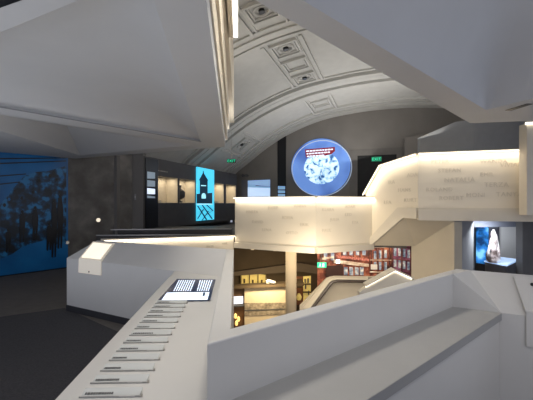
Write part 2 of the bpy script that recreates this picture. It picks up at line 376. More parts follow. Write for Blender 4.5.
# stepped tiers on the hall side of the bulkhead
def radial(px, d): return Vector(((px-CX)/F*d, d, 0))
b = B()
for (pf, df, pn, dn, z0, z1, th) in ((227.5, 6.7, 209, 1.9, 2.86, 3.6, .10), (229.3, 7.0, 213, 1.9, 3.14, 4.0, .10)):
    f_ = radial(pf, df); n_ = radial(pn, dn); b.plan([(n_.x, n_.y), (f_.x, f_.y), (f_.x-.5, f_.y), (n_.x-.5, n_.y)], z0, z1)
struct(b.build('ceiling_tier_low', 'cream'))
f_ = radial(234, 8.2); n_ = radial(221, 2.2)
struct(B().plan([(n_.x, n_.y), (f_.x, f_.y), (f_.x-.35, f_.y), (n_.x-.6, n_.y)], 3.56, 5.35).build('ceiling_tier_high', 'cream'))
lt = empty('linear_light', (-.38, 3.6, 3.6), 'long vertical glowing strip at the top edge of the white bulkhead', 'light')
a = radial(237.8, 4.0); c = radial(236.5, 2.6)
B().plan([(a.x, a.y), (a.x-.05, a.y), (c.x-.05, c.y), (c.x, c.y)], 3.56, 4.2).build('diffuser', mat('strip_white', (1, .95, .88), .5, emit=(1, .94, .84), es=3.0), lt)
B().plan([(a.x-.05, a.y), (a.x-.12, a.y), (c.x-.12, c.y), (c.x-.05, c.y)], 3.56, 3.6).build('housing', 'cream', lt)

# --- upper right soffit
zr = 3.0
o1, o2, o3 = Z(255, 0, zr), Z(470, 123.2, zr), Z(533, 120.8, zr)
r1, r2, r3 = Z(302, 0, zr), Z(486, 110, zr), Z(533, 98.5, zr)
o0 = o1+(o1-o2)*.55; r0 = r1+(r1-r2)*.42; o4 = o3+(o3-o2)*1.5; r4 = r3+(r3-r2)*1.6
bb = B()
bb.add([o0, o1, r1, r0], [[0, 1, 2, 3]]); bb.add([o1, o2, r2, r1], [[0, 1, 2, 3]]); bb.add([o2, o3, r3, r2], [[0, 1, 2, 3]]); bb.add([o3, o4, r4, r3], [[0, 1, 2, 3]])
T_ = [Vector((p.x, p.y, 4.0)) for p in (o0, o2, o4)]
bb.add([o0, o2, T_[1], T_[0]], [[0, 1, 2, 3]]); bb.add([o2, o4, T_[2], T_[1]], [[0, 1, 2, 3]])
bb.add(T_+[Vector((7, -1, 4.0)), Vector((-1, -1, 4.0))], [[0, 1, 2, 3, 4]])
struct(bb.build('ceiling_bulkhead_right', 'soffit'))
# inner recess: smooth curved vault between the two rims
q2 = Vector((2.55, 3.75, 3.95)); q0 = Vector((.1, .6, 3.95)); q4 = Vector((6.0, 2.2, 3.95))
rows = []
def bez(a, b, c, t): return a*(1-t)**2+b*2*t*(1-t)+c*t*t
path_lo = [r0.lerp(r2, i/14) for i in range(14)]+[r2]+[r2.lerp(r4, (i+1)/14) for i in range(14)]
path_hi = [q0.lerp(q2, i/14) for i in range(14)]+[q2]+[q2.lerp(q4, (i+1)/14) for i in range(14)]
for _ in range(2): path_hi = [path_hi[0]]+[(path_hi[i-1]+path_hi[i]+path_hi[i+1])/3 for i in range(1, len(path_hi)-1)]+[path_hi[-1]]
bb = B(); K = 10
for i, (lo, hi) in enumerate(zip(path_lo, path_hi)):
    mid = Vector((lo.x*.72+hi.x*.28, lo.y*.72+hi.y*.28, zr+.62)) 
    for k in range(K+1): bb.v.append(bez(lo, mid, hi, k/K))
for i in range(len(path_lo)-1):
    for k in range(K): a = i*(K+1)+k; bb.f.append([a, a+1, a+K+2, a+K+1])
struct(bb.build('ceiling_recess_right', 'soffit', smooth=True))
strip(Z(511, 110.5, zr)+g0, Z(533, 103.8, zr)+g0, -.10, .005, 'trim_%d' % tn, 'black'); tn += 1

# ================================================================== LEFT AREA
# blue mural wall and grey mural wall
BA, BBp = Vector((-5.84, 7.45)), Vector((-4.985, 8.5)); dirb = (BBp-BA).normalized()
B0 = BA-dirb*2.2
struct(B().seg(B0, BBp, .15, 0, 3.3).build('wall_far_left', 'darkroom'))
G1 = Vector((-3.68, 9.3))
struct(B().seg(BBp, G1, .15, 0, 3.1).build('wall_far_left_end', 'casing'))
nb = Vector((dirb.y, -dirb.x))*.02
mr = empty('wall_mural', (B0.x, B0.y, 0), 'large dark blue photo mural of a crowd beside railway wagons, left edge', 'mural')
a0 = B0+nb; a1 = BBp+nb
B().hexa([(a0.x, a0.y, .03), (a1.x, a1.y, .03), (a1.x+.01, a1.y+.01, .03), (a0.x+.01, a0.y+.01, .03)], [(a0.x, a0.y, 3.0), (a1.x, a1.y, 3.0), (a1.x+.01, a1.y+.01, 3.0), (a0.x+.01, a0.y+.01, 3.0)]).build('printed_panel', 'bluemural', mr)
pa, pb = (a0.x, a0.y), (a1.x, a1.y); noff = Vector((nb.x, nb.y, 0)).normalized()*.012
def mp(pts, name, m, par, k=1): B().ext([VP(x, y, pa, pb)+noff*(k-1) for x, y in pts], noff*.6).build(name, m, par)
mp([(-40, 212), (0, 205), (12, 190), (24, 176), (36, 172), (48, 171), (62, 167), (66.2, 166), (66.2, 243), (58, 245), (46, 240), (34, 243), (22, 247), (12, 254), (0, 259), (-40, 270)], 'crowd', 'crowd', mr)
b = B()
for y0, y1, x1 in ((158, 157.4, 66), (162.8, 160.5, 66), (176.5, 173.5, 26), (185.5, 181.5, 20)):
    b.ext([VP(-40, y0+(y0-y1)*.6, pa, pb), VP(x1, y1, pa, pb), VP(x1, y1+1, pa, pb), VP(-40, y0+1.6+(y0-y1)*.6, pa, pb)], noff*.7)
b.build('wagon_lines', 'black', mr)
# figures of the print: a row of standing people with round heads and coats
for i in range(0, 26, 2):
    x = -8+i*2.9+random.uniform(-.8, .8); y = 205-(x+8)*.42+random.uniform(-6, 8); s = random.uniform(.8, 1.25)
    if x > 63: continue
    pts = [(x+1.4*s*math.cos(t), y+1.7*s*math.sin(t)) for t in [k*math.pi/5 for k in range(10)]]
    mp(pts, 'head', 'bluemural' if i % 3 == 0 else 'black', mr, 2)
for i, (x, y, h) in enumerate(((54, 203, 54), (60, 198, 50), (49, 226, 24), (8, 232, 20), (22, 214, 28), (35, 210, 30))):
    mp([(x-2, y), (x+1.5, y-1), (x+3.2, y+h*.25), (x+2.6, y+h*.6), (x+1.6, y+h), (x+.2, y+h), (x+.1, y+h*.6), (x-1.2, y+h+1), (x-2.8, y+h), (x-2.6, y+h*.5), (x-3, y+h*.2)], 'figure', 'black', mr, 2)
    mp([(x+1.5*math.cos(t), y-2.2+1.8*math.sin(t)) for t in [k*math.pi/5 for k in range(10)]], 'head', 'black', mr, 2)
gm = empty('wall_mural', (BBp.x, BBp.y, 0), 'weathered grey photo mural on the wall right of the blue mural', 'mural')
dg = (G1-BBp).normalized(); ng = Vector((dg.y, -dg.x))*.02; a0 = BBp+ng+dg*.02; a1 = G1+ng
ga, gb = (a0.x, a0.y), (a1.x, a1.y)
B().hexa([(a0.x, a0.y, .02), (a1.x, a1.y, .02), (a1.x, a1.y+.012, .02), (a0.x, a0.y+.012, .02)], [(a0.x, a0.y, 3.0), (a1.x, a1.y, 3.0), (a1.x, a1.y+.012, 3.0), (a0.x, a0.y+.012, 3.0)]).build('printed_panel', 'greymural', gm)
for (x, y, s, lab) in ((98.3, 220, .055, 'round white spot light on the grey mural, upper of two'), (67.5, 242.5, .04, 'small dim round light low at the left edge of the grey mural')):
    p = VP(x, y, ga, gb); nn = Vector((ng.x, ng.y, 0)).normalized(); xx = Vector((dg.x, dg.y, 0))
    r = empty('wall_light', p, lab, 'light', )
    B().ring(p+nn*.012, xx, UP, s, s, .008, 24, 6).build('bezel', 'metal', r)
    B().disc(p+nn*.005, xx, UP, s*.9, s*.9, .008, 20).build('lens', 'ledsoft' if s > .05 else 'lampglass', r)
# plinth steps in front of the showcases
p1 = Vector((W(104, 229, 9.3).x, 9.0)); p2 = Vector((-.95, 9.3))
struct(B().seg(p1, (p2.x, p2.y), 1.2, 0, .92).build('floor_step_upper', 'casing'))
struct(B().seg((W(96, 234, 8.7).x, 8.72), (-.98, 8.95), .1, 0, .80).build('floor_step_lower', 'casing'))
b = B(); b.seg((W(104, 229, 9).x, 8.985), (p2.x, 9.285), .02, .905, .935)
b.seg((W(96, 234, 8.7).x, 8.70), (-.98, 8.93), .02, .785, .81)
struct(b.build('trim_%d' % tn, 'metal')); tn += 1
# low lit balustrade behind the desk
q1, q2_ = (-2.72, 5.68), (-.80, 8.30)
lw = empty('balustrade', (q1[0], q1[1], 0), 'low cream balustrade glowing along its top, descending left behind the white desk', 'balustrade')
B().seg(q1, q2_, .10, -.35, 0, 1.00, .825).build('panel', 'cream', lw)
b = B(); dq = (Vector(q2_)-Vector(q1)).normalized(); nq = Vector((dq.y, -dq.x))*.05
b.hexa([(q1[0]+nq.x, q1[1]+nq.y, 1.0), (q2_[0]+nq.x, q2_[1]+nq.y, .825), (q2_[0]-nq.x*2, q2_[1]-nq.y*2, .825), (q1[0]-nq.x*2, q1[1]-nq.y*2, 1.0)],
       [(q1[0]+nq.x, q1[1]+nq.y, 1.015), (q2_[0]+nq.x, q2_[1]+nq.y, .84), (q2_[0]-nq.x*2, q2_[1]-nq.y*2, .84), (q1[0]-nq.x*2, q1[1]-nq.y*2, 1.015)])
b.build('coping', 'cream', lw)
def led_along(a, b_, za, zb, off, par, watts):
    a = Vector((a[0], a[1])); b_ = Vector((b_[0], b_[1])); d = (b_-a); ln = d.length; d.normalize(); n = Vector((d.y, -d.x))
    pa_ = a+n*off; pb_ = b_+n*off
    B().hexa([(pa_.x, pa_.y, za-.022), (pb_.x, pb_.y, zb-.022), (pb_.x-n.x*.015, pb_.y-n.y*.015, zb-.022), (pa_.x-n.x*.015, pa_.y-n.y*.015, za-.022)],
             [(pa_.x, pa_.y, za-.004), (pb_.x, pb_.y, zb-.004), (pb_.x-n.x*.015, pb_.y-n.y*.015, zb-.004), (pa_.x-n.x*.015, pa_.y-n.y*.015, za-.004)]).build('led_strip', 'led', par)
    l = bpy.data.lights.new('led_light', 'AREA'); l.shape = 'RECTANGLE'; A3 = Vector((pa_.x, pa_.y, za-.03)); B3 = Vector((pb_.x, pb_.y, zb-.03))
    l.size = (B3-A3).length; l.size_y = .02; l.energy = watts*l.size; l.color = (1, .90, .74)
    o = bpy.data.objects.new('led_light', l); COL.objects.link(o)
    X = (B3-A3).normalized(); Zv = (Vector((n.x, n.y, 0))*.35+UP).normalized(); Yv = Zv.cross(X).normalized(); Zv = X.cross(Yv)
    o.matrix_world = Matrix.Translation((A3+B3)/2) @ Matrix((X, Yv, Zv)).transposed().to_4x4()
LEDW = 2.7
led_along(q1, q2_, 1.0, .825, .045, lw, LEDW*.4)
xq = Vector((dq.x, dq.y, -.05)).normalized(); 
for s_, px, py, h in (('SIMON', 206, 247.5, .07), ('ESTER', 222, 244.5, .06)):
    text_mesh('raised_name', s_, h, .006, VP(px, py, q1, q2_)+Vector((nq.x, nq.y, 0))*.05, xq, UP, 'letter', lw)

# --- showcase wall (hall left wall)
UF = -6.25
sc = empty('showcase_wall', L(UF, 7.7, .9), 'long charcoal showcase wall with four lit niches behind the bridge', 'display case')
def vU(x): r = (x-CX)/F; return 6.25*(.944+.33*r)/(.33-.944*r)
def zU(x, y): return U(x, y, UF).z
b = B()
v_a, v_b = vU(143), vU(237)
niches = [(158, 178, 172.5, 203), (179.5, 195.5, 174, 203.5), (213.5, 224, 184, 205), (226, 236, 185, 205)]
zt_n, zb_n = 2.42, 1.63
# bands above and below the niches, piers between
b.lbox(UF-.45, UF, v_a, v_b, zt_n, 2.92); b.lbox(UF-.45, UF, v_a, v_b, .9, zb_n)
edges = [v_a]+[vU(x) for n in niches for x in n[:2]]+[v_b]
for i in range(0, len(edges), 2):
    if edges[i+1]-edges[i] > .01: b.lbox(UF-.45, UF, edges[i], edges[i+1], zb_n, zt_n)
b.build('casing', 'casing', sc)
for n in niches:
    v0, v1 = vU(n[0]), vU(n[1]); b = B()
    b.lbox(UF-.45, UF-.42, v0, v1, zb_n, zt_n); b.lbox(UF-.42, UF, v0, v1, zb_n, zb_n+.015)
    b.lbox(UF-.42, UF-.01, v1-.02, v1, zb_n, zt_n); b.lbox(UF-.42, UF-.01, v0, v0+.02, zb_n, zt_n)
    b.build('niche', 'niche', sc)
    B().lbox(UF-.40, UF-.36, v0+.03, v0+.07, zb_n+.05, zt_n-.02).build('niche_light', 'led', sc)
    area('niche_lamp', L(UF-.2, (v0+v1)/2, zt_n-.02), L(UF-.25, (v0+v1)/2, 0), (v1-v0)*.8, .2, 4.2, (1, .84, .6))
b = B(); x = 147.5
for wd in (5, 2.6, 3, 5.4, 1.2):
    b.ext([U(q, 168.2+(q-147)*.16+e, UF+.012) for q, e in ((x, 0), (x+wd, 0), (x+wd, 1.1), (x, 1.1))], RV*.004); x += wd+.7
b.build('sign_lettering', mat('sign_ink', (.34, .31, .28), .5, noise=.05), sc)
# black text panel
tp = empty('text_panel', U(145, 225, UF+.02), 'black upright text panel with glowing white captions left of the lit niches', 'panel')
uP = UF+.02
B().lbox(UF, uP, vU(145), vU(157.5), .93, 2.88).build('board', 'black', tp)
CAPM = mat('caption_grey', (.3, .36, .42), .4, emit=(.26, .33, .40), es=.5)
for (y0, y1) in ((171.5, 178.5), (180, 186.5), (188, 194), (195.5, 198)):
    B().ext([U(x, y, uP+.004) for x, y in ((147.2, y0), (155, y0+1), (155, y1+.2), (147.2, y1))], RV*.003).build('caption', 'scr' if y0 == 188 else CAPM, tp)
# tower screen
ts = empty('tower_screen', U(196, 222, UF), 'tall cyan backlit screen showing a gatehouse tower above railway tracks', 'screen')
uS = UF+.06
vS0, vS1 = vU(196), vU(212.8)
B().lbox(UF, uS, vS0, vS1, U(196, 221, uS).z, U(196, 166.5, uS).z).build('backlit_picture', 'cyan', ts)
def us(pts, m, name, k=1): B().ext([U(x, y, uS+.004*k) for x, y in pts], RV*.004).build(name, m, ts)
us([(196.6, 203.5), (196.6, 194), (199.8, 193.6), (199.8, 180.6), (199, 180), (202.6, 173.5), (203.2, 170), (204, 173.5), (208.2, 180.4), (207.6, 181), (207.6, 193.2), (212.2, 192.6), (212.2, 203.6)], 'dnavy', 'tower_silhouette')
us([(201.6, 198.5), (201.6, 195), (202.4, 193.6), (203.6, 193), (204.9, 193.7), (205.7, 195), (205.7, 198.5)], 'cyanpale', 'arch_glow', 2)
us([(201, 185), (206, 185.3), (206, 186.2), (201, 186)], 'cyanpale', 'window_glow', 2)
for a, c in (((197, 206), (206, 220)), ((201.5, 205), (211.5, 219)), ((206, 205), (212.4, 211)), ((203, 209), (197, 219)), ((208, 211), (201.5, 220.5)), ((198, 213), (203.5, 210.5)), ((204, 216), (212, 211))):
    us([a, (a[0]+1.2, a[1]-.3), (c[0]+1.2, c[1]-.3), c], 'dnavy', 'rail_track')
us([(196.6, 203.6), (212.4, 203.6), (212.4, 204.6), (196.6, 204.8)], 'cyanpale', 'horizon_line', 2)
# exhibits in the niches
def small(name, m, label, cat, x, fn, u=UF-.2):
    p = L(u, vU(x), zb_n+.02); r = empty(name, p, label, cat); fn(p, r, m); return r
def book(p, r, m):
    B().hexa([p+RV*a+AV*e for a, e in ((-.1, -.15), (.1, -.15), (.1, .15), (-.1, .15))], [p+RV*a+AV*e+UP*.05 for a, e in ((-.1, -.15), (.1, -.15), (.1, .15), (-.1, .15))]).build('cover', 'ink', r)
    B().hexa([p+RV*a+AV*e+UP*.01 for a, e in ((.1, -.14), (.105, -.14), (.105, .14), (.1, .14))], [p+RV*a+AV*e+UP*.04 for a, e in ((.1, -.14), (.105, -.14), (.105, .14), (.1, .14))]).build('pages', 'white', r)
def bust(p, r, m):
    B().tube([p, p+UP*.04, p+UP*.05, p+UP*.12], [.12, .12, .06, .05], 14).build('stand', 'ink', r)
    B().tube([p+UP*.10, p+UP*.18, p+UP*.34, p+UP*.42, p+UP*.47, p+UP*.50, p+UP*.56, p+UP*.60], [.09, .2, .21, .13, .06, .085, .09, .03], 16).build('figure', 'casing', r, smooth=True)
def frames(p, r, m):
    for k, (zz, s) in enumerate(((.12, .10), (.42, .13), (.62, .08))):
        q = p+UP*zz; B().hexa([q+AV*-s, q+AV*s, q+AV*s+RV*.02, q-AV*s+RV*.02], [x+UP*s*1.6 for x in (q+AV*-s, q+AV*s, q+AV*s+RV*.02, q-AV*s+RV*.02)]).build('photograph', 'backwall', r)
small('dark_book', 'ink', 'dark closed book lying in the leftmost lit niche', 'book', 161, book)
small('photo_display', 'ink', 'three small photographs mounted in the leftmost lit niche', 'photographs', 160.5, frames, UF-.2)
small('small_bust', 'ink', 'dark rounded figure standing in the second lit niche', 'sculpture', 184, bust)
small('open_tray', 'ink', 'dark flat box in the third lit niche beside the cyan screen', 'box', 219, book)
# narrow pier between mural and showcase, with a small lit switch
struct(B().seg((G1.x, G1.y), (W(143, 200, 9.28).x, 9.28), .2, 0, 3.0).build('wall_pier', 'backwall'))
p = W(135, 197, 9.25)
sw = empty('wall_switch', p, 'small pale vertical switch plate on the dark pier left of the text panel', 'switch')
B().box((p.x, 9.27, p.z), (.04, .02, .16)).build('plate', 'greywall', sw); B().box((p.x, 9.258, p.z), (.02, .01, .06)).build('rocker', 'white', sw)
# slim leaning post at the end of the showcase
a = W(222, 233, 9.6); c = W(225, 176, 14.0)
# hanging exit sign
p = W(231.5, 161, 11.0)
ex = empty('exit_sign', p, 'small green exit sign hanging below the vault at the left', 'sign')
B().box((p.x, p.y, p.z), (.28, .05, .12)).build('housing', 'black', ex)
text_mesh('lettering', 'EXIT', .12, .003, p+Vector((0, -.032, -.04)), (1, 0, 0), UP, 'exit', ex, 'CENTER')
B().box((p.x, p.y, p.z+.5), (.012, .012, .9)).build('hanger', 'metal', ex)
for (x, y, lab) in ((243.5, 175.5, 'left small ceiling speaker head near the blue doorway'), (247, 175.5, 'right small ceiling speaker head near the blue doorway')):
    q = V(x, y, 14.0); r = empty('spotlight', q, lab.replace('ceiling speaker head', 'dark spotlight head'), 'spotlight')
    B().tube([q-AV*.08, q+AV*.05], [.07, .05], 12).build('head', 'ink', r); B().tube([q+AV*.05, q+AV*.2], .015, 6).build('arm', 'ink', r)

# --- on the back wall
VB = 14.2
def vp(pts, name, m, par, k=0, th=.02): return B().ext([V(x, y, VB-.02-.012*k) for x, y in pts], AV*th).build(name, m, par)
dr = empty('blue_doorway_screen', V(248, 196, VB), 'pale blue glowing projection with grey edge low on the back wall', 'screen')
vp([(241.5, 180), (270.5, 178.5), (270.5, 200), (241.5, 200)], 'frame', 'bluewall', dr)
vp([(247.8, 180.6), (270, 179.6), (270, 186.5), (247.8, 184.5)], 'sky_picture', mat('projection_mid', (.3, .5, .8), .4, emit=(.30, .48, .80), es=.6), dr, 1)
vp([(247.8, 187), (270, 187.6), (270, 200), (247.8, 200)], 'pale_picture', mat('projection_pale', (.6, .75, .95), .4, emit=(.50, .68, .95), es=.85), dr, 1)
vp([(248, 184.6), (254, 184.8), (256, 186), (270, 186.8), (270, 188), (248, 187.4)], 'dark_band', 'scrblue', dr, 2)
bs = empty('black_column_panel', V(282, 196, VB), 'tall narrow black panel left of the round screen', 'panel')
vp([(277.5, 133.5), (286, 131), (286, 200), (277.5, 200)], 'board', 'black', bs)
for y0, y1 in ((186, 189.4), (190.3, 193), (193.8, 198)): vp([(277.9, y0), (285, y0+.2), (285, y1), (277.9, y1)], 'caption', 'scrblue', bs, 2)
c = V(320, 167, VB-.06); cu = abs((V(349.5, 167, VB-.06)-V(290.5, 167, VB-.06)).length)/2; cz = (V(320, 138.5, VB-.06)-V(320, 195.5, VB-.06)).length/2
ds = empty('round_screen', c, 'large round glowing blue screen showing a speckled globe on the back wall', 'screen')
B().disc(c, RV, UP, cu, cz, -.03, 64).build('disc', 'disc', ds)
B().ring(c+RV*.05-UP*.06-AV*.05, RV, UP, cu*1.0, cz*.97, .02, 72, 6).build('rim', mat('pale_rim', (.6, .7, .85), .3, emit=(.4, .5, .7), es=.35), ds)
cg = V(321.3, 168, VB-.075); s = cu/29.5
B().disc(cg, RV, UP, 17.5*s, 16*s, -.012, 56).build('globe_picture', 'globe', ds)
bn = [V(x, y, VB-.10) for x, y in ((305, 149.5), (334.8, 147), (335, 151), (331.5, 154), (326, 155.5), (306, 157.5))]
bo = B().ext(bn, AV*.01).build('title_banner', 'red', ds)
for k, (x0, y0, x1) in enumerate(((306.2, 150.6, 333.4), (306.6, 153.2, 330.4), (307, 155.8, 324))):
    x = x0; b = B()
    while x < x1-1:
        wd = random.uniform(1.6, 3.4); y = y0-(x-x0)*.075
        b.ext([V(q, yy, VB-.112) for q, yy in ((x, y), (min(x+wd, x1), y-wd*.075), (min(x+wd, x1), y+1.3-wd*.075), (x, y+1.3))], AV*.006); x += wd+.6
    b.build('caption', 'scr', ds)
# doorway in back wall with exit sign, frame and pier
struct(vp([(349.5, 150), (404, 147), (404, 205), (349.5, 205)], 'door_1', 'greywall', None, 0, .05))
bpy.data.objects['door_1'].data.materials[0] = mat('taupe_frame', (.16, .15, .14), .8, noise=.05)
struct(vp([(357.5, 155.8), (396.5, 154.3), (396.5, 205), (357.5, 205)], 'door_2', 'darkroom', None, 1, .012))
p = V(376.5, 159, VB-.08); ex2 = empty('exit_sign', p, 'green exit sign in the dark doorway right of the round screen', 'sign')
b = B().hexa([p+RV*a+AV*e-UP*.09 for a, e in ((-.19, 0), (.19, 0), (.19, .05), (-.19, .05))], [p+RV*a+AV*e+UP*.09 for a, e in ((-.19, 0), (.19, 0), (.19, .05), (-.19, .05))]).build('panel', mat('exit_dim', (.01, .12, .07), .5, emit=(.0, .25, .12), es=.5), ex2)
text_mesh('lettering', 'EXIT', .15, .003, p-AV*.008-UP*.055, RV, UP, 'exit', ex2, 'CENTER')
struct(B().ext([V(x, y, 13.7) for x, y in ((404.5, 137.5), (424, 133.5), (424, 205), (404.5, 205))], AV*.5).build('wall_pier_right', 'backwall'))

# ================================================================== BRIDGE AND STAIR BALUSTRADE
P1, P2, P3, P4, P5 = (-.77, 8.3), (1.06, 7.3), (2.47, 7.95), (3.09, 6.94), (5.3, 6.3)
br = empty('bridge_balustrade', (.2, 7.8, .56), 'cream bridge balustrade with raised names and glowing top edge, centre', 'balustrade')
zt, zb, zf = 1.755, .70, .56
def pane(a, b, par, pts=None, nm='name_panel', t=.12):
    if pts is None: return B().seg(a, b, t, zb, zt).build(nm, 'cream', par)
pane(P1, P2, br); pane(P2, P3, br)
b = B(); b.seg(P1, P2, .16, zf, zb); b.seg(P2, P3, .16, zf, zb)
def front(a, b, off):
    a = Vector(a); b = Vector(b); d = (b-a).normalized(); n = Vector((d.y, -d.x))*off; return (a+n, b+n)
b2 = B()
for a, c in ((P1, P2), (P2, P3)):
    f = front(a, c, .07); b2.seg(f[0], f[1], .08, zf-.02, zb-.03)
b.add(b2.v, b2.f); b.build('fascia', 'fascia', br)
b = B()
for a, c in ((P1, P2), (P2, P3)):
    f = front(a, c, .085); b.seg(f[0], f[1], .23, zt, zt+.015)
b.build('coping', 'cream', br)
led_along(P1, P2, zt, zt, .075, br, LEDW); led_along(P2, P3, zt, zt, .075, br, LEDW)
def name_on(a, b, s_, px, py, h, par, dz=0):
    d = (Vector(b)-Vector(a)).normalized(); n = Vector((d.y, -d.x, 0))
    text_mesh('raised_name', s_, h*1.12, .005, VP(px, py, a, b)+n*.002, (d.x, d.y, dz), UP, 'letter', par)
for s_, x, y in (('MARTA', 246, 213), ('JOSEF', 268, 209), ('ANNA', 294, 207), ('DAVID', 252, 223), ('SOFIA', 282, 219), ('ERIK', 300, 226), ('LENA', 262, 231), ('OTTO', 286, 234)):
    name_on(P1, P2, s_, x, y, .085, br)
for s_, x, y in (('KLARA', 322, 211), ('ADAM', 345, 208), ('JULIA', 330, 221), ('EVA', 352, 224), ('PAUL', 322, 232), ('LEO', 345, 216)):
    name_on(P2, P3, s_, x, y, .085, br)
# rising flight
st = empty('stair_balustrade', (P4[0], P4[1], 1.27), 'cream balustrade with raised names climbing along the stair to the upper landing, right', 'balustrade')
def vps(pts, a=P3, b=P4): return [VP(x, y, a, b) for x, y in pts]
# make the far end of the flight meet the bridge
fl = vps([(365.5, 194.5), (382, 165.7), (418.3, 154.2), (418.3, 208), (399.5, 207.5), (371.5, 238)])
dn = (Vector(P4)-Vector(P3)).normalized(); nF = Vector((dn.y, -dn.x, 0)); back = -nF*.12
B().ext(fl, back).build('name_panel', 'cream', st)
fb = vps([(371.5, 238), (399.5, 207.5), (418.3, 208), (418.3, 218.6), (405, 217.8), (372, 246)])
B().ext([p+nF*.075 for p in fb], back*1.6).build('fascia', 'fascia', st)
B().seg(P4, P5, .12, 1.52, 0, 2.62, 2.62).build('name_panel', 'cream', st)
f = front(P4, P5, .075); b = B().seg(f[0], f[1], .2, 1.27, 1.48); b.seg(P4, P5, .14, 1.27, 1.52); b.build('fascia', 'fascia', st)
f = front(P4, P5, .12); b = B().seg(f[0], f[1], .26, 2.62, 2.635)
cp = [fl[0], fl[1], fl[2]]
for i in range(2):
    a, c = cp[i], cp[i+1]; b.hexa([a+nF*.11, c+nF*.11, c-nF*.14, a-nF*.14], [q+UP*.015 for q in (a+nF*.11, c+nF*.11, c-nF*.14, a-nF*.14)])
b.build('coping', 'cream', st)
led_along(P4, P5, 2.62, 2.62, .11, st, LEDW*1.05)
for i in range(2):
    a, c = cp[i], cp[i+1]; led_along((a.x, a.y), (c.x, c.y), a.z, c.z, .10, st, LEDW*.9)
for s_, x, y, h in (('PETER', 431, 163.5, .10), ('STEFAN', 438, 172.5, .10), ('NATALIA', 444, 182, .11), ('ROLAND', 426, 191.5, .10), ('ROBERT', 439, 200, .10), ('WANDA', 480, 163.5, .10), ('VIVIAN', 500, 167, .10), ('EMIL', 480, 176.5, .10), ('TERZA', 484, 187, .115), ('MONI', 466, 197, .105), ('TANYA', 496, 196.5, .11), ('NI', 519, 180.5, .09)):
    name_on(P4, P5, s_, x, y, h, st)
for s_, x, y in (('ADA', 407, 177), ('HANS', 398, 192), ('IRA', 388, 184), ('LEA', 384, 204), ('KURT', 404, 202)):
    name_on(P3, P4, s_, x, y, .10, st)
# stair soffit and support walls
sA = [VP(372, 245.5, P3, P4), VP(405, 218.2, P3, P4), Vector((P4[0], P4[1], 1.27))]
w1, w2 = Vector((3.32, 7.6, .66)), Vector((3.70, 6.72, 1.25))
struct(B().hexa([sA[0], sA[1], w2, w1], [p+Vector((.0, .0, .12)) for p in (sA[0], sA[1], w2, w1)]).build('ceiling_stair_soffit', 'beige'))
struct(B().hexa([Vector((3.28, 7.7, -3.2)), Vector((3.70, 6.70, -3.2)), Vector((3.9, 6.78, -3.2)), Vector((3.48, 7.8, -3.2))], [Vector((3.28, 7.7, .66)), Vector((3.70, 6.70, 1.25)), Vector((3.9, 6.78, 1.25)), Vector((3.48, 7.8, .66))]).build('wall_stair_side', 'beige'))
struct(B().plan([(3.72, 6.72), (W(473.5, 0, 7.6).x, 7.6), (W(473.5, 0, 7.6).x, 7.75), (3.74, 6.9)], -3.2, 1.26).build('wall_stair_return', 'greywall'))
struct(B().plan([(3.9, 6.98), (7.2, 6.7), (7.2, 9.6), (4.0, 9.6)], -.75, -.6).build('floor_exhibit', 'hallfloor'))
struct(B().plan([(4.4, 9.3), (8.2, 9.3), (8.2, 9.5), (4.4, 9.5)], -.6, 1.6).build('wall_exhibit_back', 'bluewall'))
struct(B().plan([(W(522.5, 0, 7.6).x, 7.6), (7.6, 7.6), (7.6, 7.8), (W(522.5, 0, 7.6).x, 7.8)], -.6, 1.26).build('wall_exhibit_right', 'casing'))
struct(B().plan([(4.66, 7.75), (6.2, 7.9), (6.2, 8.0), (4.66, 7.9)], 1.07, 1.5).build('wall_exhibit_lintel', 'bluewall'))
# landing floor
struct(B().plan([(3.1, 7.1), (5.4, 6.45), (7.5, 6.6), (7.5, 9.5), (3.6, 8.3)], 1.40, 1.52).build('floor_landing', 'hallfloor'))
# grey wall above the landing
ga_, gb_, gc_ = (W(419.5, 0, 9.2).x, 9.2), (W(474.5, 0, 9.0).x, 9.0), (W(560, 0, 9.6).x, 9.6)
b = B(); a = [VP(x, y, ga_, gb_) for x, y in ((419.5, 137.5), (455, 122), (474.5, 119), (474.5, 165), (419.5, 165))]
struct(B().ext(a, (0, .12, 0)).build('wall_landing_left', mat('landing_grey', (.36, .365, .37), .6, noise=.04)))
struct(B().seg(gb_, gc_, .12, 1.5, 4.0).build('wall_landing_right', mat('landing_grey_light', (.40, .405, .41), .6, noise=.04)))
# white post at the right edge with glowing top
po = empty('white_post', (4.78, 6.1, 1.5), 'white post at the right edge beside the upper balustrade', 'post')
xA = W(526.8, 0, 6.1).x
B().plan([(xA, 6.1), (xA+.6, 6.05), (xA+.6, 6.3), (xA+.01, 6.3)], 1.40, 3.05).build('shaft', 'cream', po)
B().plan([(xA-.03, 6.06), (xA+.6, 6.0), (xA+.6, 6.1), (xA-.03, 6.1)], 3.02, 3.06).build('cap', 'led', po)

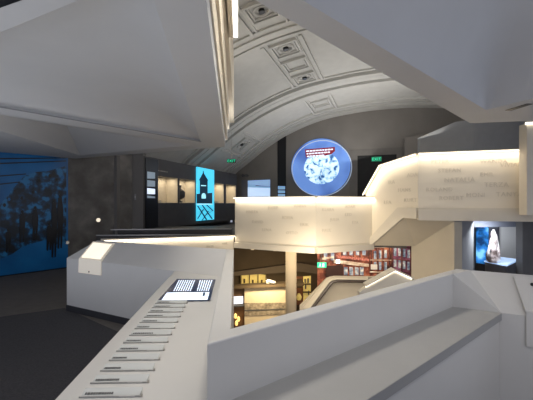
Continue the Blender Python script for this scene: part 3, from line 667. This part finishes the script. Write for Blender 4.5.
# --- exhibit area at the right
bx = empty('exhibit_screen', W(483, 262, 8.6), 'bright blue glowing picture panel beside the pale sculpture', 'screen')
B().plan([(W(477.5, 0, 8.9).x, 8.9), (W(488.5, 0, 8.7).x, 8.7), (W(488.5, 0, 8.7).x, 8.76), (W(477.5, 0, 8.9).x, 8.96)], .05, 1.0).build('picture', 'bluex', bx)
B().plan([(W(476.8, 0, 8.96).x, 8.97), (W(489.5, 0, 8.76).x, 8.78), (W(489.5, 0, 8.76).x, 8.84), (W(476.8, 0, 8.96).x, 9.03)], -.6, 1.06).build('frame', 'black', bx)
wp = empty('white_board', W(508, 262, 9.2), 'plain pale white board standing behind the glass exhibit table', 'board')
B().plan([(W(500.5, 0, 9.0).x, 9.0), (W(517, 0, 9.0).x, 9.0), (W(517, 0, 9.0).x, 9.05), (W(500.5, 0, 9.0).x, 9.05)], 0.0, 1.0).build('board', 'white', wp)
B().plan([(W(501, 0, 9.1).x, 9.06), (W(516, 0, 9.1).x, 9.06), (W(516, 0, 9.1).x, 9.1), (W(501, 0, 9.1).x, 9.1)], -.6, .5).build('stand', 'greywall', wp)
tb = empty('exhibit_table', W(505, 275, 8.0), 'blue-lit glass exhibit table with pale edge in the room at far right', 'table')
tz = .25
B().hexa([Z(484, 262, tz), Z(507, 266.5, tz), Z(519.5, 260.5, tz), Z(500, 258, tz)], [p+UP*.03 for p in (Z(484, 262, tz), Z(507, 266.5, tz), Z(519.5, 260.5, tz), Z(500, 258, tz))]).build('tabletop', mat('glass_top', (.55, .68, .85), .15, emit=(.4, .6, .95), es=.6), tb)
ap = [Z(485, 262, tz-.04), Z(506.5, 266.8, tz-.04), Z(521, 261, tz-.04), Z(500, 259, tz-.04)]
B().hexa([Vector((p.x, p.y, -.6)) for p in ap], [Vector((p.x, p.y, tz)) for p in ap]).build('base', 'casing', tb)
q = W(493.5, 260, 7.7)
fg = empty('pale_sculpture', (q.x, q.y, tz+.03), 'tall pale draped sculpture of clustered white forms on the exhibit table', 'sculpture')
b = B()
z0 = tz+.03
b.tube([(q.x, q.y, z0), (q.x, q.y, z0+.08), (q.x+.01, q.y, z0+.25), (q.x, q.y, z0+.4), (q.x+.02, q.y, z0+.55), (q.x, q.y, z0+.66), (q.x, q.y, z0+.74)], [.12, .13, .055, .085, .06, .05, .02], 12)
b.build('body', 'doll', fg, smooth=True)
for k in range(9):
    a = k*.75; r0_ = .10+.05*(k % 2); x, y, zz = q.x+math.cos(a)*r0_, q.y+math.sin(a)*r0_*.5, z0+.03+.03*(k % 3)
    B().tube([(x, y, zz), (x+.02*math.cos(a), y, zz+.16), (q.x+math.cos(a)*.07, q.y, zz+.36+.02*k)], [.034, .026, .012], 8).build('drapery', 'doll', fg, smooth=True)
area('exhibit_spot', (4.9, 7.4, 1.15), (5.0, 7.9, .2), .4, .2, 16, (.85, .92, 1))
area('exhibit_board_fill', (5.9, 8.3, 1.3), (6.2, 9.0, .4), .4, .2, 7, (.85, .9, 1))  # added fill inside the room, put in to light the board

# ================================================================== LOWER LEVEL
co = empty('round_column', (W(291, 0, 10).x, 10, -3.2), 'round cream column rising from the lower hall to the bridge', 'column')
cx_ = W(291, 0, 10).x
B().tube([(cx_, 10, -3.1), (cx_, 10, .55)], .16, 28).build('shaft', 'beige', co, smooth=True)
B().tube([(cx_, 10, -3.2), (cx_, 10, -3.1)], [.22, .2], 28).build('base', 'beige', co)
# exhibition partition
pt = empty('exhibition_wall', W(265, 330, 11.2), 'cream lit partition with a dark photo frieze in the lower hall', 'partition')
d0 = 11.2
def lp(pts, name, m, par, d=d0, th=.06): return B().ext([W(x, y, d) for x, y in pts], (0, th, 0)).build(name, m, par)
lp([(244.5, 287), (290, 285.5), (290, 334), (244.5, 334)], 'panel', 'creamlit', pt)
lp([(233, 286.5), (304, 283), (304, 285.8), (233, 289)], 'top_ledge', 'brown', pt, d0-.15, .35)
frz = mat('frieze_grey', (.36, .30, .22), .7, noise=.55, nscale=9)
lp([(244.5, 303), (290, 302.5), (290, 308.6), (244.5, 310)], 'photo_frieze', frz, pt, d0-.02, .02)
lp([(244.5, 310), (290, 308.6), (290, 309.4), (244.5, 311)], 'frieze_line', 'ink', pt, d0-.03, .02)
lp([(244.5, 311.6), (290, 310), (290, 314), (244.5, 316)], 'photo_frieze', frz, pt, d0-.02, .02)
bw = empty('side_display_wall', W(238, 330, 11.25), 'brown display wall with a glowing white screen at the lower hall left edge', 'display')
lp([(228, 286.5), (244.4, 286.5), (244.4, 334), (228, 334)], 'panel', mat('umber_panel', (.16, .085, .035), .7, noise=.35, nscale=4), bw, 11.3, .06)
lp([(229, 297), (243, 296.5), (243, 303.5), (229, 304.5)], 'screen', 'scr', bw, 11.24, .04)
lp([(233, 306), (243.5, 305.5), (243.5, 306.6), (233, 307.2)], 'shelf', 'ink', bw, 11.1, .15)
al = empty('amber_lamp', W(237, 322, 11.15), 'small amber glowing lamp group below the white screen', 'lamp')
for x, y in ((235.5, 316), (238.5, 319), (236.5, 323)):
    q = W(x, y, 11.15); B().tube([q-UP*.08, q-UP*.03, q+UP*.05, q+UP*.09], [.03, .05, .045, .01], 10).build('bulb', 'amber', al)
yw = empty('lit_cabinet', W(253, 288, 12.7), 'low wide yellow lit cabinet above the cream partition', 'cabinet')
lp([(240.5, 272.5), (266.5, 275), (266.5, 284.5), (240.5, 284.5)], 'lit_back', 'yellow', yw, 12.75, .05)
for x in (241, 249.5, 258, 266): lp([(x-.4, 272.3), (x+.4, 272.3), (x+.4, 288), (x-.4, 288)], 'frame_post', 'brown', yw, 12.65, .08)
for x0, y0, h in ((243.5, 279, 4), (252, 280, 3), (261, 280, 4)): lp([(x0, y0), (x0+1.6, y0), (x0+1.6, y0+h), (x0, y0+h)], 'exhibit', 'brown', yw, 12.68, .04)
fl_ = empty('white_flowers', W(271, 285, 11.0), 'small bunch of white flowers on the partition ledge', 'flowers')
for k in range(7):
    q = W(271+random.uniform(-3.2, 3.2), 282+random.uniform(-1.5, 1.2), 11.05+random.uniform(-.06, .06)); b = B()
    for j in range(3): b.tube([q-UP*.045+Vector((j*.03-.03, 0, 0)), q+Vector((j*.03-.03, 0, 0)), q+UP*.045+Vector((j*.03-.03, 0, 0))], [.012, .045, .012], 8)
    b.build('blossom', 'white', fl_, smooth=True)
yb = empty('lit_cabinet', W(305, 300, 12.3), 'tall yellow lit cabinet with shelves right of the column', 'cabinet')
lp([(303.3, 276.5), (310.8, 276), (310.8, 300), (303.3, 302)], 'lit_back', 'yellow', yb, 12.3, .05)
for y in (284, 292): lp([(303.3, y), (310.8, y), (310.8, y+.9), (303.3, y+.9)], 'shelf', 'brown', yb, 12.2, .1)
for x0, y0, h in ((304.5, 279, 4), (307.5, 278.5, 4.5), (305, 285, 4), (308, 291, 4)): lp([(x0, y0), (x0+1.3, y0), (x0+1.3, y0+h), (x0, y0+h)], 'exhibit', 'ink', yb, 12.22, .04)
bd = empty('brown_door', W(299, 305, 12.5), 'reddish brown wooden door between the column and the yellow cabinet', 'door')
lp([(296, 276.5), (302.8, 276.5), (302.8, 305), (296, 305)], 'door_leaf', mat('red_brown_wood', (.22, .085, .035), .6, noise=.3), bd, 12.5, .05)
lp([(297, 279), (302, 279), (302, 288), (297, 288)], 'door_panel', 'brown', bd, 12.46, .03)
b = empty('glowing_lamp', W(299, 297, 11.8), 'small warm light glowing at the foot of the brown door', 'lamp')
q = W(299, 297, 11.8); B().tube([q-UP*.1, q, q+UP*.12], [.07, .1, .04], 10).build('shade', 'yellow', b)
for i, (x, y, lab) in enumerate(((252.5, 247.5, 'left white spotlight under the bridge above the partition'), (275, 248.5, 'right white spotlight under the bridge near the column'))):
    q = W(x, y+1, 10.6); r = empty('spotlight', q, lab, 'spotlight'); B().tube([q-UP*.04, q+UP*.10], [.055, .045], 12).build('head', 'cream', r)
    B().tube([q+UP*.10, q+UP*.4], .02, 8).build('stem', 'metal', r)
l = area('partition_spot', W(266, 276, 10.6), W(266, 300, 11.2), .8, .15, 36, (1, .80, .48))
# sloped soffit line of the lower hall
struct(lp([(233, 272), (300, 263), (330, 268), (330, 276), (300, 271.5), (233, 276)], 'trim_%d' % tn, mat('brown_bulkhead', (.13, .10, .07), .8, noise=.05), None, 12.6, .2)); tn += 1

# street mural
dm = 9.6
sm = empty('street_mural', W(366, 300, dm), 'wide red brick street scene mural in the lower hall', 'mural')
lp([(317.5, 236), (369.5, 236), (369.5, 300), (317.5, 300)], 'brick_facade', 'brick', sm, dm, .06)
lp([(369.5, 236), (392, 236), (392, 300), (369.5, 300)], 'brick_facade', 'brick', sm, dm-.02, .06)
lp([(392, 236), (425, 236), (425, 300), (392, 300)], 'violet_facade', 'violet', sm, dm, .06)
def mw(x, y, w_, h, sl=0): return [(x, y), (x+w_, y+w_*sl), (x+w_, y+h+w_*sl), (x, y+h)]
b = B()
for x in (324, 331, 343, 349.5, 356, 362.5): B().ext([W(px, py, dm-.03) for px, py in mw(x, 246 if x > 335 else 251, 3.2, 9, .1)], (0, .02, 0)).build('window', 'winblue', sm)
for x in (347, 352.5, 358, 363): B().ext([W(px, py, dm-.03) for px, py in mw(x-3, 267, 3.6, 8, .1)], (0, .02, 0)).build('window', 'winblue', sm)
b = B()
for x, y in ((374, 251), (379, 250.5), (384.5, 250), (374, 262), (379, 262), (384.5, 262), (394, 248), (398.5, 248), (403, 249), (407.5, 250), (394, 259), (398.5, 260), (403, 261), (407.5, 262), (412, 252)): B().ext([W(px, py, dm-.05) for px, py in mw(x, y, 2.4, 8)], (0, .02, 0)).build('window', 'winblue', sm)
b = B(); b.ext([W(px, py, dm-.06) for px, py in ((334, 259.5), (369, 264), (369, 267), (334, 263))], (0, .03, 0)); b.ext([W(px, py, dm-.06) for px, py in ((321, 258), (334, 256.5), (334, 258), (321, 260))], (0, .03, 0))
b.ext([W(px, py, dm-.06) for px, py in ((336, 244), (368, 249), (368, 250.3), (336, 245.3))], (0, .03, 0))
b.build('cornice', 'mpale', sm)
for x in (320.5, 327.5, 334.5, 341, 346.5, 352.8, 359.2, 365.8):
    B().ext([W(px, py, dm-.04) for px, py in ((x, 244), (x+1.4, 244), (x+1.4, 257.5), (x, 256.5))], (0, .02, 0)).build('pilaster', 'dbrick', sm)
for x, y0, y1 in ((371, 243, 264), (377.3, 243, 279), (382.8, 243, 279), (389, 243, 279), (391.6, 243, 279), (401.3, 243, 279), (410.6, 243, 279)):
    B().ext([W(px, py, dm-.06) for px, py in ((x, y0), (x+1.2, y0), (x+1.2, y1), (x, y1))], (0, .02, 0)).build('pilaster', 'dbrick', sm)
for y in (246.5, 259.5, 271.5):
    B().ext([W(px, py, dm-.07) for px, py in ((370, y), (391.5, y+.3), (391.5, y+1.3), (370, y+1))], (0, .02, 0)).build('string_course', 'mpale', sm)
    B().ext([W(px, py, dm-.07) for px, py in ((392, y-1), (416, y+1.8), (416, y+2.6), (392, y-.2))], (0, .02, 0)).build('string_course', 'dbrick', sm)
lp([(336, 255), (369, 259), (369, 261.5), (336, 257.5)], 'flower_boxes', mat('mural_flowers', (.35, .12, .10), .7, noise=.8, nscale=30), sm, dm-.06, .03)
lp([(326, 266), (343, 265), (343, 280), (326, 280)], 'dark_shopfront', mat('dark_shop', (.035, .012, .01), .6, noise=.2), sm, dm-.05, .03)
lp([(371, 264.5), (377.5, 264.5), (377.5, 269.5), (371, 269.5)], 'white_sign', 'white', sm, dm-.06, .03)
lp([(336, 259.5), (340, 259.5), (340, 263.5), (336, 263.5)], 'bright_sign', 'scr', sm, dm-.08, .02)
q = W(321.8, 265, dm-.5)
e3 = empty('exit_sign', q, 'bright green exit sign in the lower hall beside the brick mural', 'sign')
B().box((q.x, q.y, q.z), (.24, .06, .13)).build('panel', mat('exit_bright', (.02, .5, .3), .5, emit=(.03, .62, .33), es=1), e3)
ewm = mat('exit_white', (.8, 1, .9), .5, emit=(.6, 1, .8), es=1)
b = B(); b.disc((q.x-.05, q.y-.032, q.z+.035), Vector((1, 0, 0)), UP, .014, .014, .003, 12)
b.ext([(q.x-.07, q.y-.034, q.z-.01), (q.x-.05, q.y-.034, q.z+.02), (q.x-.03, q.y-.034, q.z+.02), (q.x-.035, q.y-.034, q.z-.01), (q.x-.015, q.y-.034, q.z-.04), (q.x-.03, q.y-.034, q.z-.045), (q.x-.055, q.y-.034, q.z-.015), (q.x-.08, q.y-.034, q.z-.045), (q.x-.09, q.y-.034, q.z-.035)], (0, .003, 0))
b.ext([(q.x+.01, q.y-.034, q.z-.045), (q.x+.06, q.y-.034, q.z-.045), (q.x+.06, q.y-.034, q.z+.045), (q.x+.01, q.y-.034, q.z+.045)], (0, .003, 0)); b.build('running_figure', ewm, e3)
B().box((q.x, q.y+.02, q.z+.4), (.02, .02, .7)).build('hanger', 'rail', e3)
area('mural_light', (2.4, 8.7, .45), (2.8, 9.6, -.5), 2.4, .3, 9, (1, .88, .8))

# escalator-like stair enclosure in the void
sb = empty('stair_enclosure', W(335, 300, 7.2), 'beige stair enclosure with dark inner handrail below the brick mural', 'balustrade')
dS = 7.2
out = [(300, 312), (326.5, 278.8), (333, 276.2), (367, 276.8), (376, 281), (376, 312)]
inn = [(306, 312), (310, 306), (330.5, 280.5), (336, 279), (366.5, 279.5), (366.5, 312)]
B().ext([W(x, y, dS+.9) for x, y in ((300, 330), (300, 306), (327, 278.6), (334, 277), (400, 277), (400, 330))], (0, .1, 0)).build('back_panel', 'beige', sb)
op = [W(x, y, dS+.9) for x, y in ((303, 309), (326.5, 279.5), (329, 278), (334, 277), (368, 277.4))]
nf = [W(x, y, dS+.9-.22) for x, y in ((309.5, 309), (329.5, 282), (331.5, 280.5), (336, 279.6), (368, 280.2))]
b = B()
for i in range(4): b.hexa([op[i], op[i+1], nf[i+1], nf[i]], [p+UP*.03 for p in (op[i], op[i+1], nf[i+1], nf[i])])
b.build('coping', 'cream', sb)
B().tube([W(x, y, dS+.6) for x, y in ((311, 310), (330.5, 284), (333, 282), (337, 281), (366, 281.6))], .036, 8).build('handrail', 'rail', sb)
b = B()
for x, y in ((329, 287), (349, 282)): b.tube([W(x, y-1, dS+.6), W(x, y+1, dS+.85)], .012, 6)
b.build('handrail_bracket', 'rail', sb)
B().tube([W(372, 285, dS+.1), W(368, 289, dS), W(366, 296, dS-.1)], .025, 8).build('lower_handrail', 'rail', sb)
# gabled balustrade with glow
gbz = empty('gabled_balustrade', W(395, 300, 5.6), 'small white gabled balustrade glowing under its peaked coping in the void', 'balustrade')
dG = 5.6
B().ext([W(x, y, dG) for x, y in ((367.3, 286.5), (395.5, 271.5), (412, 279), (418, 285), (418, 325), (355, 325), (360, 292))], (0, .12, 0)).build('panel', 'cream', gbz)
cpg = [W(366.5, 286.5, dG-.05), W(395.5, 270.6, dG-.05), W(413, 278.6, dG-.05), W(419, 284.5, dG-.05)]; b = B()
for i in range(3): b.hexa([cpg[i], cpg[i+1], cpg[i+1]+Vector((0, .2, 0)), cpg[i]+Vector((0, .2, 0))], [p+UP*.02 for p in (cpg[i], cpg[i+1], cpg[i+1]+Vector((0, .2, 0)), cpg[i]+Vector((0, .2, 0)))])
b.build('coping', 'cream', gbz)
for i in range(2): led_along((cpg[i].x, cpg[i].y+.04), (cpg[i+1].x, cpg[i+1].y+.04), cpg[i].z, cpg[i+1].z, -.0, gbz, .18)

# ================================================================== NEAR PARAPET
C1, C2 = Z(66.8, 258, ZC), Z(175, 271, ZC)
T3 = Z(226.5, 249.3, ZT); nS = (C2-C1).cross(T3-C2).normalized(); nS = nS if nS.z > 0 else -nS
T0 = PL(97, 240.5, C1, nS)
I0 = Z(207, 344, ZT); O0 = Z(231, 328, ZT); O3 = Z(233.8, 249.5, ZT)
D3 = PL(221.5, 277, (0, 0, ZC), UP)
ds_ = empty('name_desk', (-.9, 3, 0), 'white L-shaped desk parapet at left carrying small name plates', 'desk')
def H(p, z): return Vector((p.x, p.y, z))
# slope limb
endR = H(T3, ZC)
limb = B()
limb.add([C1, C2, D3, T3, T0, H(C1, 0), H(C2, 0), H(D3, 0), H(T3, 0), H(T0, 0)],
         [[0, 1, 3, 4], [1, 2, 3], [0, 5, 6, 1], [1, 6, 7, 2], [2, 7, 8, 3], [3, 8, 9, 4], [4, 9, 5, 0], [5, 6, 7, 8, 9]])
limb.build('sloped_front', 'white', ds_)
E1, E2 = Z(55, 400, ZC), None
El = C2.lerp(E1, 1.0)+(E1-C2).normalized()*.75
tbp = [C2, El, Vector((-.26, .62, ZC)), H(I0, ZC), D3]
B().hexa([H(p, 0) for p in tbp], tbp).build('desk_top', 'white', ds_)
# dark recessed skirting, slightly proud strip at floor
dC = (C2-C1).normalized(); nC = Vector((dC.y, -dC.x, 0))
struct(B().hexa([H(C1, 0)+nC*.012, H(C2, 0)+nC*.012, H(C2, 0), H(C1, 0)], [H(C1, .09)+nC*.012, H(C2, .09)+nC*.012, H(C2, .09), H(C1, .09)]).build('baseboard_left', 'skirt'))
# parapet wall
pw = empty('parapet', (.6, 2, -.3), 'white parapet wall around the opening with a wide grey shelf', 'parapet')
I1 = Z(452.7, 273.8, ZT); O1 = Z(455.5, 268.8, ZT); I3 = Z(226.5, 249.3, ZT)
zbt = -.35
pts = [I0, I1, O1, O0, O3, I3]
wallm = B().hexa([H(p, zbt) for p in pts], [H(p, ZT) for p in pts]); wallm.build('wall', 'white', pw, bevel=.008)
T1 = Z(470, 270.2, ZT); T2 = Z(533, 275.3, ZT); T2e = T2+(T2-T1).normalized()*1.0
Bq1 = Z(501.5, 313, ZC); Bq2 = Z(533, 316.3, ZC); Bqe = Bq2+(Bq2-Bq1).normalized()*.35+Vector((.35, -.5, 0))
T3e = T2e+Vector((.25, -.35, 0))
S1 = H(I1, ZC)
sb_ = B()
sb_.add([I1, O1, T1, T2, T2e, Bqe, Bq2, Bq1, S1], [[0, 2, 1], [0, 7, 2], [2, 7, 6, 3], [3, 6, 5, 4], [0, 8, 7]])
lowr = [S1, Bq1, Bq2, Bqe]
sb_.add([S1, Bq1, Bq2, Bqe, H(S1, 0), H(Bq1, 0), H(Bq2, 0), H(Bqe, 0)], [[0, 1, 5, 4], [1, 2, 6, 5], [2, 3, 7, 6]])
sb_.add([O1, T1, T2, T2e, H(O1, zbt), H(T1, zbt), H(T2, zbt), H(T2e, zbt)], [[0, 1, 5, 4], [1, 2, 6, 5], [2, 3, 7, 6]])
sb_.add([T2e, Bqe, H(Bqe, 0), H(T2e, 0)], [[0, 1, 2, 3]])
sb_.build('sloped_end', 'white', pw)
# shelf
dW = (I1-I0); dW.z = 0; dW.normalize(); nW = Vector((dW.y, -dW.x, 0))
Sf = Bq1.copy(); Sn = Z(366, 400, ZC); dF = (Sf-Sn).normalized(); Sn0 = Sn-dF*.62
sback0 = H(I0, ZC)
th = .05
B().hexa([H(p, ZC-th) for p in (sback0, S1, Sf, Sn0)], [sback0, S1, Sf, Sn0]).build('shelf_top', 'shelf', pw)
ins = -nW*.012
B().hexa([H(sback0, 0), H(S1, 0), H(Sf, 0)+ins-dF*.004, H(Sn0, 0)+ins], [H(sback0, ZC-th), H(S1, ZC-th), H(Sf, ZC-th)+ins-dF*.004, H(Sn0, ZC-th)+ins]).build('cabinet_front', 'white', pw)
o_ = nW*.003
B().hexa([H(Sn0, ZC-th-.002)+o_, H(Sf, ZC-th-.002)+o_-dF*.004, H(Sf, ZC-th-.002)-dF*.004, H(Sn0, ZC-th-.002)], [H(Sn0, ZC-.001)+o_, H(Sf, ZC-.001)+o_-dF*.004, H(Sf, ZC-.001)-dF*.004, H(Sn0, ZC-.001)]).build('shelf_lip', 'shelf_lip', pw)

# folded light panels
def folded(top4, drop_px, label, glow, m_sheet, n_slope, n_front, p_front):
    # top4: back-left, back-right, front-right, front-left on the slope
    r = empty('folded_panel', top4[3], label, 'reading panel')
    t = .018
    fr, fl2 = top4[2], top4[3]; dn_ = Vector((0, 0, -drop_px)); nf_ = Vector(n_front).normalized(); ns = Vector(n_slope).normalized()
    b = B(); b.hexa(top4, [p+ns*t for p in top4])
    b.hexa([fl2+ns*t, fr+ns*t, fr+nf_*t+dn_, fl2+nf_*t+dn_], [fl2, fr, fr+dn_, fl2+dn_])
    b.build('sheet', m_sheet, r, bevel=.006)
    if glow:
        c_ = sum(top4, Vector())/4; g4 = [c_+(p-c_)*.84 for p in top4]
        B().hexa([p+ns*(t+.001) for p in g4], [p+ns*(t+.004) for p in g4]).build('lit_surface', 'ledsoft', r)
    if not glow: return r
    q = (fl2.lerp(fr, .5 if glow else .36))+nf_*(t+.002)+dn_*(.82 if glow else .12)
    tx = (fr-fl2).normalized(); B().disc(q, tx, UP, .012, .012, .004, 14).build('sensor', 'black', r)
    return r
def onS(x, y): return PL(x, y, C1, nS)
fl4 = [onS(93.5, 242), onS(115, 244), onS(101.8, 261.8), onS(79.3, 259.4)]
folded(fl4, .19, 'warm glowing reading panel folded over the left end of the white desk', True, 'lampglass', nS, nC, None)
nE = (Bq1-T1).cross(T2-T1).normalized(); nE = nE if nE.z > 0 else -nE
def onE(x, y): return PL(x, y, T1, nE)
nEf = (Bq2-Bq1).cross(UP).normalized(); nEf = nEf if nEf.y < 0 else -nEf
fe4 = [onE(512.8, 277), onE(548, 279.5), onE(572, 316.5), onE(525.5, 313)]
folded(fe4, .24, 'white reading panel with dark spot folded over the parapet at the right edge', False, 'white', nE, nEf, None)
q = onE(532, 286)+nE*.02; r_ = empty('panel_button', q, 'small dark round button on the right-edge reading panel', 'button')
xe = (Bq2-Bq1).normalized(); B().disc(q, xe, nE.cross(xe), .014, .014, .004, 14).build('button_face', 'black', r_)

# display screen on the desk
zd = ZC+.012
def D(x, y, z=zd): return PL(x, y, (0, 0, z), UP)
sc_ = empty('desk_screen', D(190, 290, ZC), 'navy display screen with white text columns set in the desk', 'screen')
k4 = [(157.5, 300.6), (210.2, 300), (215.6, 279.3), (177, 278.8)]
B().hexa([D(x, y, ZC) for x, y in k4], [D(x, y) for x, y in k4]).build('bezel', 'navy', sc_)
def scp(pts, name, m, dz=.003): return B().hexa([D(x, y, zd) for x, y in pts], [D(x, y, zd+dz) for x, y in pts]).build(name, m, sc_)
b = B()
def lines(x0t, x1t, x0b, x1b, yt, yb, n, nm):
    b = B()
    for i in range(n):
        f0 = (i+.15)/n; f1 = (i+.6)/n; e = random.uniform(0, .12)
        pts = [(x0t+(x1t-x0t)*f0, yt), (x0t+(x1t-x0t)*f1, yt), (x0b+(x1b-x0b)*f1, yb), (x0b+(x1b-x0b)*f0, yb)]
        b.hexa([D(x, y, zd) for x, y in pts], [D(x, y, zd+.002) for x, y in pts])
    b.build(nm, 'scr', sc_)
lines(178.5, 196, 173, 191.5, 280, 291.0, 8, 'text_column'); lines(199.5, 213.4, 196.5, 209.5, 280, 290.8, 6, 'text_column')
scp([(167, 292.5), (209.5, 292), (207.3, 299.8), (161.5, 300)], 'white_field', 'scr')
scp([(203.3, 292.4), (205.5, 292.3), (204.6, 296), (202.3, 296)], 'cursor_mark', 'navy', .005)

# name plates
labels_pos = ['nearest', 'second nearest', 'third nearest', 'fourth nearest', 'fifth nearest', 'sixth nearest', 'middle, seventh from the front', 'sixth from the screen', 'fifth from the screen', 'fourth from the screen', 'third from the screen', 'second from the screen', 'closest to the screen']
plate_me = B(); 
def plate(k):
    d = 1.42+.1115*k; x0 = -.777-.0101*k; wd = .243; p = Vector((x0, d, ZC+.001))
    r = empty('name_plate', p, 'clear glass name plate on the white desk, the %s of thirteen' % labels_pos[k], 'name plate', 'name plates in a row on the desk')
    r.rotation_euler = (0, 0, .035); return r
r0p = plate(0); o = Vector(r0p.location); Rm = 1
def pb(pts, vec): return B().ext([o+Vector(p) for p in pts], vec)
pb([(0, .004, 0), (wd_ := .243, .004, 0), (.243, .046, .012), (0, .046, .012)], (0, 0, .004)).build('glass', 'glass', r0p)
pb([(-.006, -.003, 0), (.249, -.003, 0), (.249, .003, 0), (-.006, .003, 0)], (0, 0, .006)).build('slot_edge', 'shelf', r0p)
b = B(); x = .012
while x < .125:
    wq = random.uniform(.006, .013); b.ext([o+Vector((x, .010, .0072)), o+Vector((x+wq, .010, .0072)), o+Vector((x+wq, .020, .010)), o+Vector((x, .020, .010))], (0, 0, .001)); x += wq+.0025
b.build('printed_name', 'ink', r0p)
B().box((o.x+.252, o.y, o.z+.005), (.008, .008, .008)).build('end_pin', 'metal', r0p)
pb([(.16, -.0032, .001), (.225, -.0032, .001), (.225, -.0031, .0065), (.16, -.0031, .0065)], (0, -.001, 0)).build('slot_highlight', 'white', r0p)
for k in range(1, 13):
    rk = plate(k)
    for ch in list(r0p.children):
        c = ch.copy(); COL.objects.link(c); c.parent = rk
        if ch.name.startswith('printed'): c.scale = (random.uniform(.6, 1.05), 1, 1)
